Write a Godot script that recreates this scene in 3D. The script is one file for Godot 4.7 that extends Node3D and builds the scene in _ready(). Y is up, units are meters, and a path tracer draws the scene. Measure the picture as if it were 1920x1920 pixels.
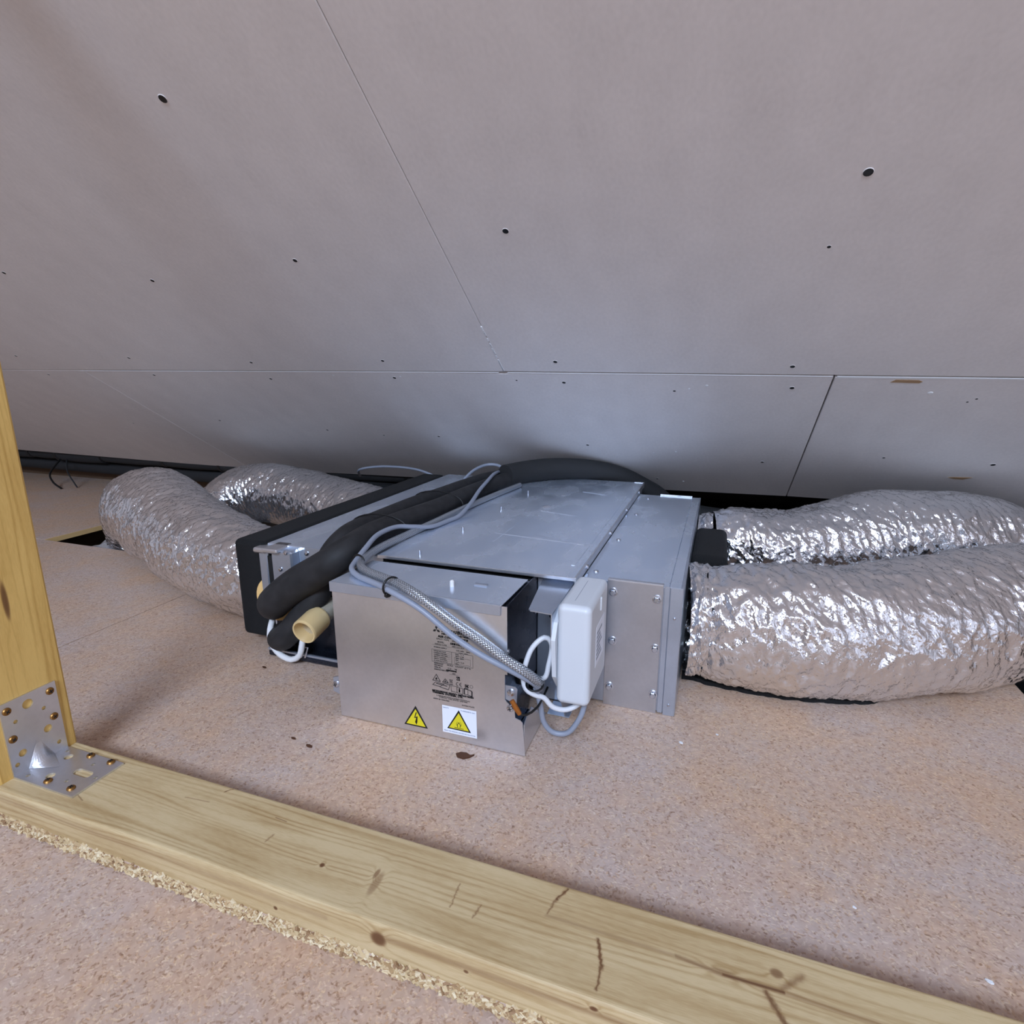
extends Node3D
# A loft with a ducted air conditioner on a chipboard floor under a plasterboard slope.
# x runs along the eaves, -z towards them, y up; metres.

const SLOPE := 0.5794          # 33.2 degrees
const Z_EAVES := -1.9656       # where the plane of the boards would meet the floor
const RIDGE_Z := 2.6
const X_L := -4.2
const X_R := 2.6

var rng := RandomNumberGenerator.new()
var M := {}
var org := {}
var taken := {}

func _ready() -> void:
	rng.seed = 11
	# ---- camera, sky, light, exposure
	var cam := Camera3D.new()
	cam.name = "camera"
	cam.fov = rad_to_deg(2.0 * atan(960.0 / 1096.0))
	cam.near = 0.01
	cam.far = 100.0
	cam.position = Vector3(0, 0.5, 0)
	cam.rotation = Vector3(-0.2397, 0.3406, 0)
	add_child(cam)
	cam.current = true
	var we := WorldEnvironment.new()
	we.name = "environment"
	var e := Environment.new()
	e.background_mode = Environment.BG_SKY
	var sk := Sky.new()
	var sm := ProceduralSkyMaterial.new()
	sm.sky_top_color = Color(0.62, 0.74, 0.95)
	sm.sky_horizon_color = Color(0.80, 0.86, 0.95)
	sm.ground_horizon_color = Color(0.55, 0.55, 0.55)
	sm.ground_bottom_color = Color(0.35, 0.35, 0.35)
	sm.sky_energy_multiplier = 1.5
	sk.sky_material = sm
	e.sky = sk
	e.tonemap_mode = Environment.TONE_MAPPER_LINEAR
	e.tonemap_exposure = 1.0
	e.sdfgi_enabled = true
	e.ssao_enabled = true
	e.ssil_enabled = true
	we.environment = e
	add_child(we)
	# daylight that comes in through the roof window of the far slope
	var al := AreaLight3D.new()
	al.name = "daylight_through_roof_window"
	al.area_size = Vector2(1.66, 0.94)
	al.light_color = Color(0.80, 0.88, 1.0)
	al.light_energy = 23.5
	al.shadow_enabled = true
	al.area_range = 12.0
	add_child(al)
	var wc := far_slope(0.28, 0.55) + Vector3(0, -sin(PI / 2 - SLOPE), -cos(PI / 2 - SLOPE)) * 0.012
	al.position = wc
	al.look_at_from_position(wc, wc + Vector3(0, -cos(SLOPE), -sin(SLOPE)), Vector3(1, 0, 0).cross(Vector3(0, -cos(SLOPE), -sin(SLOPE))))

	make_materials()
	build_shell()
	build_ceiling()
	build_floor()
	build_frame()
	build_unit()
	build_control_box()
	build_adapter()
	build_ducts()
	build_pipes()
	build_cables()
	build_small_things()

# ------------------------------------------------------------------ geometry kit
class Geo:
	var v := PackedVector3Array()
	var n := PackedVector3Array()
	var uv := PackedVector2Array()
	var c := PackedColorArray()
	var idx := PackedInt32Array()
	var col := Color.WHITE
	func tri(a: Vector3, b: Vector3, d: Vector3, out: Vector3, ua := Vector2.ZERO, ub := Vector2.ZERO, ud := Vector2.ZERO) -> void:
		var m := (d - a).cross(b - a)
		if m.length_squared() < 1e-20:
			return
		m = m.normalized()
		var k := v.size()
		if m.dot(out) < 0.0:
			v.append_array([a, d, b]); uv.append_array([ua, ud, ub])
			m = -m
		else:
			v.append_array([a, b, d]); uv.append_array([ua, ub, ud])
		n.append_array([m, m, m])
		c.append_array([col, col, col])
		idx.append_array([k, k + 1, k + 2])
	func quad(a: Vector3, b: Vector3, d: Vector3, e: Vector3, out: Vector3, u := []) -> void:
		if u.is_empty():
			u = [Vector2(0, 0), Vector2(1, 0), Vector2(1, 1), Vector2(0, 1)]
		tri(a, b, d, out, u[0], u[1], u[2])
		tri(a, d, e, out, u[0], u[2], u[3])
	# box with chamfered edges; lo and hi in the axes of t
	func box(lo: Vector3, hi: Vector3, b := 0.0005, t := Transform3D()) -> void:
		var ce := (lo + hi) * 0.5
		var h := (hi - lo) * 0.5
		h = h.abs()
		b = minf(b, minf(h.x, minf(h.y, h.z)) * 0.6)
		var P := func(sx: int, sy: int, sz: int, ax: int) -> Vector3:
			var q := Vector3(h.x - b, h.y - b, h.z - b)
			q[ax] = h[ax]
			return t * (ce + Vector3(q.x * sx, q.y * sy, q.z * sz))
		for ax in 3:
			var a1 := (ax + 1) % 3
			var a2 := (ax + 2) % 3
			for s in [-1, 1]:
				var q := []
				for w in [[-1, -1], [1, -1], [1, 1], [-1, 1]]:
					var g := [0, 0, 0]
					g[ax] = s; g[a1] = w[0]; g[a2] = w[1]
					q.append(P.call(g[0], g[1], g[2], ax))
				var o := Vector3.ZERO
				o[ax] = s
				o = t.basis * o
				quad(q[0], q[1], q[2], q[3], o)
		if b <= 0.0:
			return
		for ax in 3:
			var a1 := (ax + 1) % 3
			var a2 := (ax + 2) % 3
			for s1 in [-1, 1]:
				for s2 in [-1, 1]:
					var g0 := [0, 0, 0]
					g0[ax] = -1; g0[a1] = s1; g0[a2] = s2
					var g1 := g0.duplicate()
					g1[ax] = 1
					var o := Vector3.ZERO
					o[a1] = s1; o[a2] = s2
					quad(P.call(g0[0], g0[1], g0[2], a1), P.call(g1[0], g1[1], g1[2], a1), P.call(g1[0], g1[1], g1[2], a2), P.call(g0[0], g0[1], g0[2], a2), t.basis * o)
		for sx in [-1, 1]:
			for sy in [-1, 1]:
				for sz in [-1, 1]:
					tri(P.call(sx, sy, sz, 0), P.call(sx, sy, sz, 1), P.call(sx, sy, sz, 2), t.basis * Vector3(sx, sy, sz))
	# polygon (in x, y of t) pushed from z0 to z1 of t
	func prism(poly: PackedVector2Array, z0: float, z1: float, t := Transform3D()) -> void:
		var ti := Geometry2D.triangulate_polygon(poly)
		for k in range(0, ti.size(), 3):
			var a := poly[ti[k]]
			var b := poly[ti[k + 1]]
			var d := poly[ti[k + 2]]
			tri(t * Vector3(a.x, a.y, z1), t * Vector3(b.x, b.y, z1), t * Vector3(d.x, d.y, z1), t.basis * Vector3(0, 0, z1 - z0), a, b, d)
			tri(t * Vector3(a.x, a.y, z0), t * Vector3(b.x, b.y, z0), t * Vector3(d.x, d.y, z0), t.basis * Vector3(0, 0, z0 - z1), a, b, d)
		var ccw := not Geometry2D.is_polygon_clockwise(poly)
		for k in poly.size():
			var a := poly[k]
			var b := poly[(k + 1) % poly.size()]
			var o := Vector2(b.y - a.y, a.x - b.x) * (1.0 if ccw else -1.0)
			quad(t * Vector3(a.x, a.y, z0), t * Vector3(b.x, b.y, z0), t * Vector3(b.x, b.y, z1), t * Vector3(a.x, a.y, z1), t.basis * Vector3(o.x, o.y, 0))
	# lathe: profile of (radius, height along z of t)
	func lathe(prof: Array, sides: int, t := Transform3D(), smooth := true) -> void:
		for k in prof.size() - 1:
			var p: Vector2 = prof[k]
			var q: Vector2 = prof[k + 1]
			var o2 := Vector2(q.y - p.y, p.x - q.x)
			for s in sides:
				var a0 := TAU * s / sides
				var a1 := TAU * (s + 1) / sides
				var c0 := Vector3(cos(a0), sin(a0), 0)
				var c1 := Vector3(cos(a1), sin(a1), 0)
				var A := t * (c0 * p.x + Vector3(0, 0, p.y))
				var B := t * (c1 * p.x + Vector3(0, 0, p.y))
				var C := t * (c1 * q.x + Vector3(0, 0, q.y))
				var D := t * (c0 * q.x + Vector3(0, 0, q.y))
				var o := t.basis * ((c0 + c1) * 0.5 * o2.x + Vector3(0, 0, o2.y))
				var k0 := v.size()
				quad(A, B, C, D, o, [Vector2(float(s) / sides, float(k) / prof.size()), Vector2(float(s + 1) / sides, float(k) / prof.size()), Vector2(float(s + 1) / sides, float(k + 1) / prof.size()), Vector2(float(s) / sides, float(k + 1) / prof.size())])
				if smooth:
					for w in range(k0, v.size()):
						var l := t.affine_inverse() * v[w]
						var rad := Vector3(l.x, l.y, 0)
						rad = rad.normalized() if rad.length() > 1e-7 else (c0 + c1).normalized()
						n[w] = (t.basis * (rad * o2.x + Vector3(0, 0, o2.y))).normalized()
	# round tube along a list of points; radius a number or one per point
	func tube(path: PackedVector3Array, radius, sides := 16, caps := true, squash := 1.0) -> void:
		var cnt := path.size()
		var t0 := (path[1] - path[0]).normalized()
		var up := Vector3.UP if absf(t0.y) < 0.9 else Vector3.RIGHT
		var side := t0.cross(up).normalized()
		var k0 := v.size()
		var len := 0.0
		for i in cnt:
			var t := (path[mini(i + 1, cnt - 1)] - path[maxi(i - 1, 0)]).normalized()
			side = (side - t * side.dot(t)).normalized()
			var top := side.cross(t).normalized()
			var r: float = radius[i] if radius is Array or radius is PackedFloat32Array else radius
			if i > 0:
				len += path[i].distance_to(path[i - 1])
			for s in sides + 1:
				var a := TAU * s / sides
				var d := side * cos(a) + top * sin(a) * squash
				v.append(path[i] + d * r)
				n.append((side * cos(a) + top * sin(a) / squash).normalized())
				uv.append(Vector2(len, r * a))
				c.append(col)
		for i in cnt - 1:
			for s in sides:
				var a := k0 + i * (sides + 1) + s
				var b := a + sides + 1
				var m := (v[b] - v[a]).cross(v[a + 1] - v[a])
				if m.dot(n[a]) > 0:
					idx.append_array([a, a + 1, b, b, a + 1, b + 1])
				else:
					idx.append_array([a, b, a + 1, b, b + 1, a + 1])
		if caps:
			for w in [0, cnt - 1]:
				var o := (path[0] - path[1]) if w == 0 else (path[cnt - 1] - path[cnt - 2])
				var b0 := k0 + int(w) * (sides + 1)
				for s in sides:
					tri(path[w], v[b0 + s], v[b0 + s + 1], o)
	# box with round edges
	func pillow(lo: Vector3, hi: Vector3, r: float, seg := 5) -> void:
		var ce := (lo + hi) * 0.5
		var h := (hi - lo) * 0.5
		for ax in 3:
			var a1 := (ax + 1) % 3
			var a2 := (ax + 2) % 3
			var g1 := []
			var g2 := []
			for i in seg + 1:
				var w := -1.0 + float(i) / seg
				g1.append(-h[a1] + r + r * tan(w * PI / 4.0))
				g2.append(-h[a2] + r + r * tan(w * PI / 4.0))
			for i in seg + 1:
				g1.append(-g1[seg - i]); g2.append(-g2[seg - i])
			for s in [-1, 1]:
				var k0 := v.size()
				for i in g1.size():
					for j in g2.size():
						var p := Vector3.ZERO
						p[ax] = h[ax] * s; p[a1] = g1[i]; p[a2] = g2[j]
						var q := p.clamp(-(h - Vector3.ONE * r), h - Vector3.ONE * r)
						var d := (p - q).normalized()
						v.append(ce + q + d * r); n.append(d); uv.append(Vector2(g1[i], g2[j])); c.append(col)
				var w := g2.size()
				for i in g1.size() - 1:
					for j in w - 1:
						var a := k0 + i * w + j
						var m := (v[a + w] - v[a]).cross(v[a + 1] - v[a])
						if m.dot(n[a] + n[a + 1] + n[a + w]) > 0:
							idx.append_array([a, a + 1, a + w, a + w, a + 1, a + w + 1])
						else:
							idx.append_array([a, a + w, a + 1, a + w, a + w + 1, a + 1])
	func add_mesh(m: Mesh, t: Transform3D) -> void:
		for s in m.get_surface_count():
			var ar := m.surface_get_arrays(s)
			var vv: PackedVector3Array = ar[Mesh.ARRAY_VERTEX]
			var nn: PackedVector3Array = ar[Mesh.ARRAY_NORMAL]
			var ii: PackedInt32Array = ar[Mesh.ARRAY_INDEX] if ar[Mesh.ARRAY_INDEX] != null else PackedInt32Array(range(vv.size()))
			var k := v.size()
			for w in vv.size():
				v.append(t * vv[w]); n.append((t.basis * nn[w]).normalized()); uv.append(Vector2.ZERO); c.append(col)
			for w in ii:
				idx.append(k + w)
	func mesh(shift := Vector3.ZERO) -> ArrayMesh:
		var ar := []
		ar.resize(Mesh.ARRAY_MAX)
		var vv := v
		if shift != Vector3.ZERO:
			vv = PackedVector3Array()
			vv.resize(v.size())
			for k in v.size():
				vv[k] = v[k] - shift
		ar[Mesh.ARRAY_VERTEX] = vv
		ar[Mesh.ARRAY_NORMAL] = n
		ar[Mesh.ARRAY_TEX_UV] = uv
		ar[Mesh.ARRAY_COLOR] = c
		ar[Mesh.ARRAY_INDEX] = idx
		var m := ArrayMesh.new()
		m.add_surface_from_arrays(Mesh.PRIMITIVE_TRIANGLES, ar)
		return m

func numbered(called: String) -> String:
	var k: int = taken.get(called, 0)
	taken[called] = k + 1
	return called if k == 0 else "%s_%03d" % [called, k]

func thing(called: String, label: String, category: String, at := Vector3.ZERO, group := "") -> Node3D:
	var o := Node3D.new()
	o.name = numbered(called)
	add_child(o)
	o.position = at
	org[o] = at
	o.set_meta("label", label)
	o.set_meta("category", category)
	if group:
		o.set_meta("group", group)
	return o

func setting(called: String, at := Vector3.ZERO) -> Node3D:
	var o := Node3D.new()
	o.name = numbered(called)
	add_child(o)
	o.position = at
	org[o] = at
	o.set_meta("kind", "structure")
	return o

# a mesh in world coordinates as a part of its thing
func part(parent: Node3D, called: String, g: Geo, m: Material, label := "") -> MeshInstance3D:
	var o := MeshInstance3D.new()
	o.name = called
	o.mesh = g.mesh(org[parent])
	o.material_override = null
	o.mesh.surface_set_material(0, m)
	parent.add_child(o, true)
	org[o] = org[parent]
	if label:
		o.set_meta("label", label)
	return o

# one top-level thing that is one mesh
func single(called: String, g: Geo, m: Material, label: String, category: String, at: Vector3, group := "") -> MeshInstance3D:
	var o := MeshInstance3D.new()
	o.name = numbered(called)
	o.mesh = g.mesh(at)
	o.mesh.surface_set_material(0, m)
	add_child(o)
	o.position = at
	org[o] = at
	o.set_meta("label", label)
	o.set_meta("category", category)
	if group:
		o.set_meta("group", group)
	return o

# a shared mesh put at a world place, as a part
func put(parent: Node3D, called: String, m: Mesh, t: Transform3D) -> MeshInstance3D:
	var o := MeshInstance3D.new()
	o.name = called
	o.mesh = m
	parent.add_child(o, true)
	o.transform = Transform3D(t.basis, t.origin - org[parent])
	org[o] = org[parent]
	return o

func curve(pts: Array, step := 0.008) -> PackedVector3Array:
	var out := PackedVector3Array()
	for i in pts.size() - 1:
		var p0: Vector3 = pts[maxi(i - 1, 0)]
		var p1: Vector3 = pts[i]
		var p2: Vector3 = pts[i + 1]
		var p3: Vector3 = pts[mini(i + 2, pts.size() - 1)]
		var cnt := maxi(2, int(p1.distance_to(p2) / step))
		for k in cnt:
			var t := float(k) / cnt
			out.append(0.5 * (2.0 * p1 + (p2 - p0) * t + (2.0 * p0 - 5.0 * p1 + 4.0 * p2 - p3) * t * t + (3.0 * p1 - p0 - 3.0 * p2 + p3) * t * t * t))
	out.append(pts[-1])
	return out

func frame(at: Vector3, z: Vector3, up := Vector3.UP) -> Transform3D:
	z = z.normalized()
	if absf(z.dot(up)) > 0.99:
		up = Vector3.BACK
	var x := up.cross(z).normalized()
	return Transform3D(Basis(x, z.cross(x), z), at)

# point on the slope of the boards: x, distance up the slope, height over the boards' face
func on_slope(x: float, s: float, off := 0.0) -> Vector3:
	return Vector3(x, s * sin(SLOPE), Z_EAVES + s * cos(SLOPE)) + Vector3(0, -cos(SLOPE), sin(SLOPE)) * off

func far_slope(x: float, s: float) -> Vector3:   # s from the ridge down
	var yr := (RIDGE_Z - Z_EAVES) * tan(SLOPE)
	return Vector3(x, yr - s * sin(SLOPE), RIDGE_Z + s * cos(SLOPE))

# ------------------------------------------------------------------ materials
func mat(key: String, c: Color, rough := 0.6, metal := 0.0) -> StandardMaterial3D:
	var m := StandardMaterial3D.new()
	m.resource_name = key
	m.albedo_color = c
	m.roughness = rough
	m.metallic = metal
	M[key] = m
	return m

func noise(sd: int, freq: float, kind := FastNoiseLite.TYPE_SIMPLEX_SMOOTH, oct := 3) -> FastNoiseLite:
	var f := FastNoiseLite.new()
	f.seed = sd
	f.frequency = freq
	f.noise_type = kind
	f.fractal_type = FastNoiseLite.FRACTAL_FBM if oct > 1 else FastNoiseLite.FRACTAL_NONE
	f.fractal_octaves = oct
	return f

func seamless(sd: int, freq: float, size: int, oct := 3, kind := FastNoiseLite.TYPE_SIMPLEX_SMOOTH) -> PackedByteArray:
	var im := noise(sd, freq, kind, oct).get_seamless_image(size, size, false, false, 0.12)
	im.convert(Image.FORMAT_L8)
	return im.get_data()

func tex(data: PackedByteArray, w: int, h: int, rgb := true) -> ImageTexture:
	return ImageTexture.create_from_image(Image.create_from_data(w, h, false, Image.FORMAT_RGB8 if rgb else Image.FORMAT_L8, data))

func make_materials() -> void:
	make_chipboard()
	make_plasterboard()
	make_foil()
	make_metal()
	make_timber()
	mat("black_foam", Color(0.035, 0.035, 0.04), 0.95)
	var fb := noise(31, 0.25, FastNoiseLite.TYPE_SIMPLEX, 2).get_seamless_image(256, 256)
	fb.convert(Image.FORMAT_L8)
	M.black_foam.heightmap_enabled = true
	M.black_foam.heightmap_texture = ImageTexture.create_from_image(fb)
	M.black_foam.heightmap_scale = 0.06
	M.black_foam.uv1_triplanar = true
	M.black_foam.uv1_scale = Vector3(9, 9, 9)
	mat("lagging", Color(0.16, 0.155, 0.16), 0.7)
	var la := noise(33, 0.02, FastNoiseLite.TYPE_SIMPLEX, 4).get_seamless_image(256, 256)
	la.convert(Image.FORMAT_RGB8)
	var ld := la.get_data()
	for k in ld.size():
		ld[k] = int(150 + ld[k] * 0.4)
	M.lagging.albedo_texture = tex(ld, 256, 256)
	M.lagging.uv1_scale = Vector3(5, 5, 5)
	mat("dark_lagging", Color(0.12, 0.12, 0.125), 0.8)
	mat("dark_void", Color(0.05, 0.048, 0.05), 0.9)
	mat("black_plastic", Color(0.03, 0.03, 0.033), 0.45)
	mat("white_plastic", Color(0.80, 0.81, 0.825), 0.32)
	mat("white_cable", Color(0.86, 0.86, 0.87), 0.4)
	mat("grey_cable", Color(0.55, 0.57, 0.62), 0.42)
	mat("cream_foam", Color(0.90, 0.74, 0.48), 0.8)
	mat("white_foam", Color(0.86, 0.85, 0.84), 0.8)
	mat("brass_screw", Color(0.58, 0.42, 0.22), 0.42, 0.85)
	mat("bright_screw", Color(0.80, 0.82, 0.86), 0.22, 1.0)
	mat("recess", Color(0.06, 0.05, 0.045), 0.7)
	mat("print_black", Color(0.06, 0.06, 0.065), 0.6)
	mat("sticker_yellow", Color(0.86, 0.80, 0.13), 0.5)
	mat("sticker_white", Color(0.90, 0.91, 0.94), 0.45)
	mat("sticker_blue_print", Color(0.55, 0.60, 0.72), 0.6)
	mat("raw_edge", Color(0.80, 0.66, 0.44), 0.85)
	mat("old_timber", Color(0.36, 0.27, 0.19), 0.85)
	mat("gypsum", Color(0.88, 0.88, 0.88), 0.9)
	mat("brown_bit", Color(0.30, 0.17, 0.08), 0.8)
	mat("paper_brown", Color(0.62, 0.50, 0.37), 0.9)
	mat("copper_lug", Color(0.62, 0.36, 0.12), 0.45, 0.4)
	var cl := mat("clear_plastic", Color(0.95, 0.90, 0.80, 0.30), 0.12)
	cl.transparency = BaseMaterial3D.TRANSPARENCY_ALPHA
	var cs := mat("amber_plastic", Color(0.95, 0.83, 0.60, 0.72), 0.3)
	cs.transparency = BaseMaterial3D.TRANSPARENCY_ALPHA
	var gp := mat("glass_pane", Color(0.95, 0.98, 1.0, 0.06), 0.02)
	gp.transparency = BaseMaterial3D.TRANSPARENCY_ALPHA
	mat("window_frame", Color(0.85, 0.84, 0.80), 0.5)

# weathered flooring chipboard: flecks of every tone pressed together
func make_chipboard() -> void:
	var S := 1024
	var d := PackedByteArray()
	d.resize(S * S * 3)
	var hgt := PackedByteArray()
	hgt.resize(S * S)
	var a := seamless(3, 0.006, S, 4)
	var b := seamless(4, 0.05, S, 3)
	for k in S * S:
		var w := clampf((a[k] - 128) / 70.0 * 0.5 + 0.5, 0.0, 1.0)
		var f := (b[k] - 128) / 128.0
		d[k * 3] = int(clampf(lerpf(197, 193, w) + f * 12, 0, 255))
		d[k * 3 + 1] = int(clampf(lerpf(169, 171, w) + f * 12, 0, 255))
		d[k * 3 + 2] = int(clampf(lerpf(148, 156, w) + f * 12, 0, 255))
		hgt[k] = 128
	var tones := [Color8(224, 200, 168), Color8(216, 192, 172), Color8(156, 124, 98), Color8(136, 104, 82), Color8(198, 162, 128), Color8(210, 184, 164), Color8(176, 148, 130), Color8(228, 208, 184), Color8(222, 196, 166)]
	for k in 42000:
		var t: Color = tones[rng.randi() % tones.size()]
		var ang := rng.randf() * PI
		var ln := rng.randf_range(3, 9)
		var wd := rng.randf_range(1.0, 3.0)
		var x0 := rng.randf() * S
		var y0 := rng.randf() * S
		var al := rng.randf_range(0.2, 0.65)
		var hh := rng.randi_range(60, 200)
		var cx := cos(ang)
		var cy := sin(ang)
		for i in int(ln):
			for j in int(ceil(wd)):
				var px := (int(x0 + cx * i - cy * j) + S) % S
				var py := (int(y0 + cy * i + cx * j) + S) % S
				var q := py * S + px
				d[q * 3] = int(lerpf(d[q * 3], t.r8, al))
				d[q * 3 + 1] = int(lerpf(d[q * 3 + 1], t.g8, al))
				d[q * 3 + 2] = int(lerpf(d[q * 3 + 2], t.b8, al))
				hgt[q] = hh
	var m := mat("chipboard", Color.WHITE, 0.62)
	m.albedo_texture = tex(d, S, S)
	m.heightmap_enabled = true
	m.heightmap_texture = tex(hgt, S, S, false)
	m.heightmap_scale = 0.09
	m.uv1_triplanar = true
	m.uv1_world_triplanar = true
	m.uv1_scale = Vector3.ONE / 0.62
	# broad patches: bare tan board and greyer, dustier ground, with a speckled edge
	var D := 512
	var pd := PackedByteArray()
	pd.resize(D * D * 4)
	var pa := seamless(41, 0.010, D, 5)
	var pb := seamless(42, 0.11, D, 3)
	for k in D * D:
		var f := smoothstep(0.22, 0.78, (pa[k] * 0.66 + pb[k] * 0.34) / 255.0)
		pd[k * 4] = int(lerpf(250, 244, f)); pd[k * 4 + 1] = int(lerpf(240, 245, f)); pd[k * 4 + 2] = int(lerpf(228, 250, f)); pd[k * 4 + 3] = 255
	m.detail_enabled = true
	m.detail_blend_mode = BaseMaterial3D.BLEND_MODE_MUL
	m.detail_uv_layer = BaseMaterial3D.DETAIL_UV_2
	m.detail_albedo = ImageTexture.create_from_image(Image.create_from_data(D, D, false, Image.FORMAT_RGBA8, pd))
	m.uv2_triplanar = true
	m.uv2_world_triplanar = true
	m.uv2_scale = Vector3.ONE / 1.7
	var ch := mat("chips", Color.WHITE, 0.75)
	ch.vertex_color_use_as_albedo = true

func make_plasterboard() -> void:
	var S := 512
	var d := PackedByteArray()
	d.resize(S * S * 3)
	var a := seamless(7, 0.01, S, 4)
	var b := seamless(8, 0.12, S, 2)
	for k in S * S:
		var f := (a[k] - 128) / 128.0 * 5.0 + (b[k] - 128) / 128.0 * 5.0
		d[k * 3] = int(215 + f)
		d[k * 3 + 1] = int(209 + f)
		d[k * 3 + 2] = int(206 + f)
	var m := mat("plasterboard", Color.WHITE, 0.7)
	m.albedo_texture = tex(d, S, S)
	m.uv1_triplanar = true
	m.uv1_world_triplanar = true
	m.uv1_scale = Vector3.ONE / 0.5

func make_foil() -> void:
	var S := 512
	var f := noise(21, 0.035, FastNoiseLite.TYPE_CELLULAR, 2)
	f.cellular_return_type = FastNoiseLite.RETURN_DISTANCE2_SUB
	var im := f.get_seamless_image(S, S)
	im.convert(Image.FORMAT_L8)
	var m := mat("foil", Color(0.94, 0.945, 0.955), 0.19, 1.0)
	m.heightmap_enabled = true
	m.heightmap_texture = ImageTexture.create_from_image(im)
	m.heightmap_scale = 0.09
	m.uv1_scale = Vector3(9, 5.5, 1)

func make_metal() -> void:
	var S := 512
	var a := seamless(13, 0.010, S, 2)
	var b := seamless(14, 0.09, S, 2, FastNoiseLite.TYPE_CELLULAR)
	var rg := PackedByteArray()
	rg.resize(S * S)
	var d := PackedByteArray()
	d.resize(S * S * 3)
	for k in S * S:
		var f := (a[k] - 128) / 128.0
		rg[k] = int(clampf(175 + f * 45 + (b[k] - 128) * 0.08, 0, 255))
		var w := f * 6 + (b[k] - 128) / 128.0 * 3
		d[k * 3] = int(232 + w); d[k * 3 + 1] = int(234 + w); d[k * 3 + 2] = int(238 + w)
	var rt := tex(rg, S, S, false)
	var at := tex(d, S, S)
	for q in [["galvanised", Color(0.80, 0.825, 0.865), 0.32, 0.8], ["zinc_sheet", Color(0.95, 0.95, 0.955), 0.34, 0.95], ["cover_zinc", Color(0.86, 0.86, 0.87), 0.36, 0.97], ["dark_metal", Color(0.30, 0.32, 0.37), 0.4, 0.9]]:
		var m := mat(q[0], q[1], q[2], q[3])
		if q[0] == "dark_metal":
			m.roughness_texture = rt
		m.roughness_texture_channel = BaseMaterial3D.TEXTURE_CHANNEL_GRAYSCALE
		m.roughness = q[2]
		m.albedo_texture = at
		m.uv1_triplanar = true
		m.uv1_world_triplanar = true
		m.uv1_scale = Vector3.ONE / 0.35
	# dusty lid of the machine: pale dust lying in smears on the zinc
	var e := PackedByteArray()
	e.resize(S * S * 3)
	var r2 := PackedByteArray()
	r2.resize(S * S)
	var g := seamless(15, 0.010, S, 3)
	var h := seamless(16, 0.03, S, 3)
	for k in S * S:
		var f := smoothstep(0.30, 0.72, g[k] / 255.0) * 0.75 + h[k] / 255.0 * 0.25
		e[k * 3] = int(lerpf(218, 234, f)); e[k * 3 + 1] = int(lerpf(229, 242, f)); e[k * 3 + 2] = int(lerpf(245, 254, f))
		r2[k] = int(lerpf(120, 190, f))
	var m2 := mat("dusty_zinc", Color.WHITE, 0.40, 0.80)
	m2.albedo_texture = tex(e, S, S)
	m2.roughness_texture = tex(r2, S, S, false)
	m2.roughness_texture_channel = BaseMaterial3D.TEXTURE_CHANNEL_GRAYSCALE
	m2.uv1_triplanar = true
	m2.uv1_world_triplanar = true
	m2.uv1_scale = Vector3(1 / 0.5, 1 / 0.5, 1 / 0.9)
	# steel braid under clear sheath
	var B := 64
	var bd := PackedByteArray()
	bd.resize(B * B * 3)
	var bh := PackedByteArray()
	bh.resize(B * B)
	for y in B:
		for x in B:
			var p := fposmod((x + y) / 16.0, 1.0)
			var q := fposmod((x - y) / 16.0 + 64.0, 1.0)
			var over := (int(floor((x + y) / 16.0)) + int(floor((x - y + 640) / 16.0))) % 2 == 0
			var w := absf((p if over else q) - 0.5) * 2.0
			var t := 1.0 - w * w
			var k := y * B + x
			var s := 95 + 130 * t
			bd[k * 3] = int(s * 0.93); bd[k * 3 + 1] = int(s * 0.96); bd[k * 3 + 2] = int(s)
			bh[k] = int(255 * t)
	var mb := mat("steel_braid", Color.WHITE, 0.3, 0.75)
	mb.albedo_texture = tex(bd, B, B)
	mb.heightmap_enabled = true
	mb.heightmap_texture = tex(bh, B, B, false)
	mb.heightmap_scale = 0.08
	mb.uv1_scale = Vector3(60, 60, 1)
	mb.clearcoat_enabled = true
	mb.clearcoat = 0.8
	mb.clearcoat_roughness = 0.1

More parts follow.
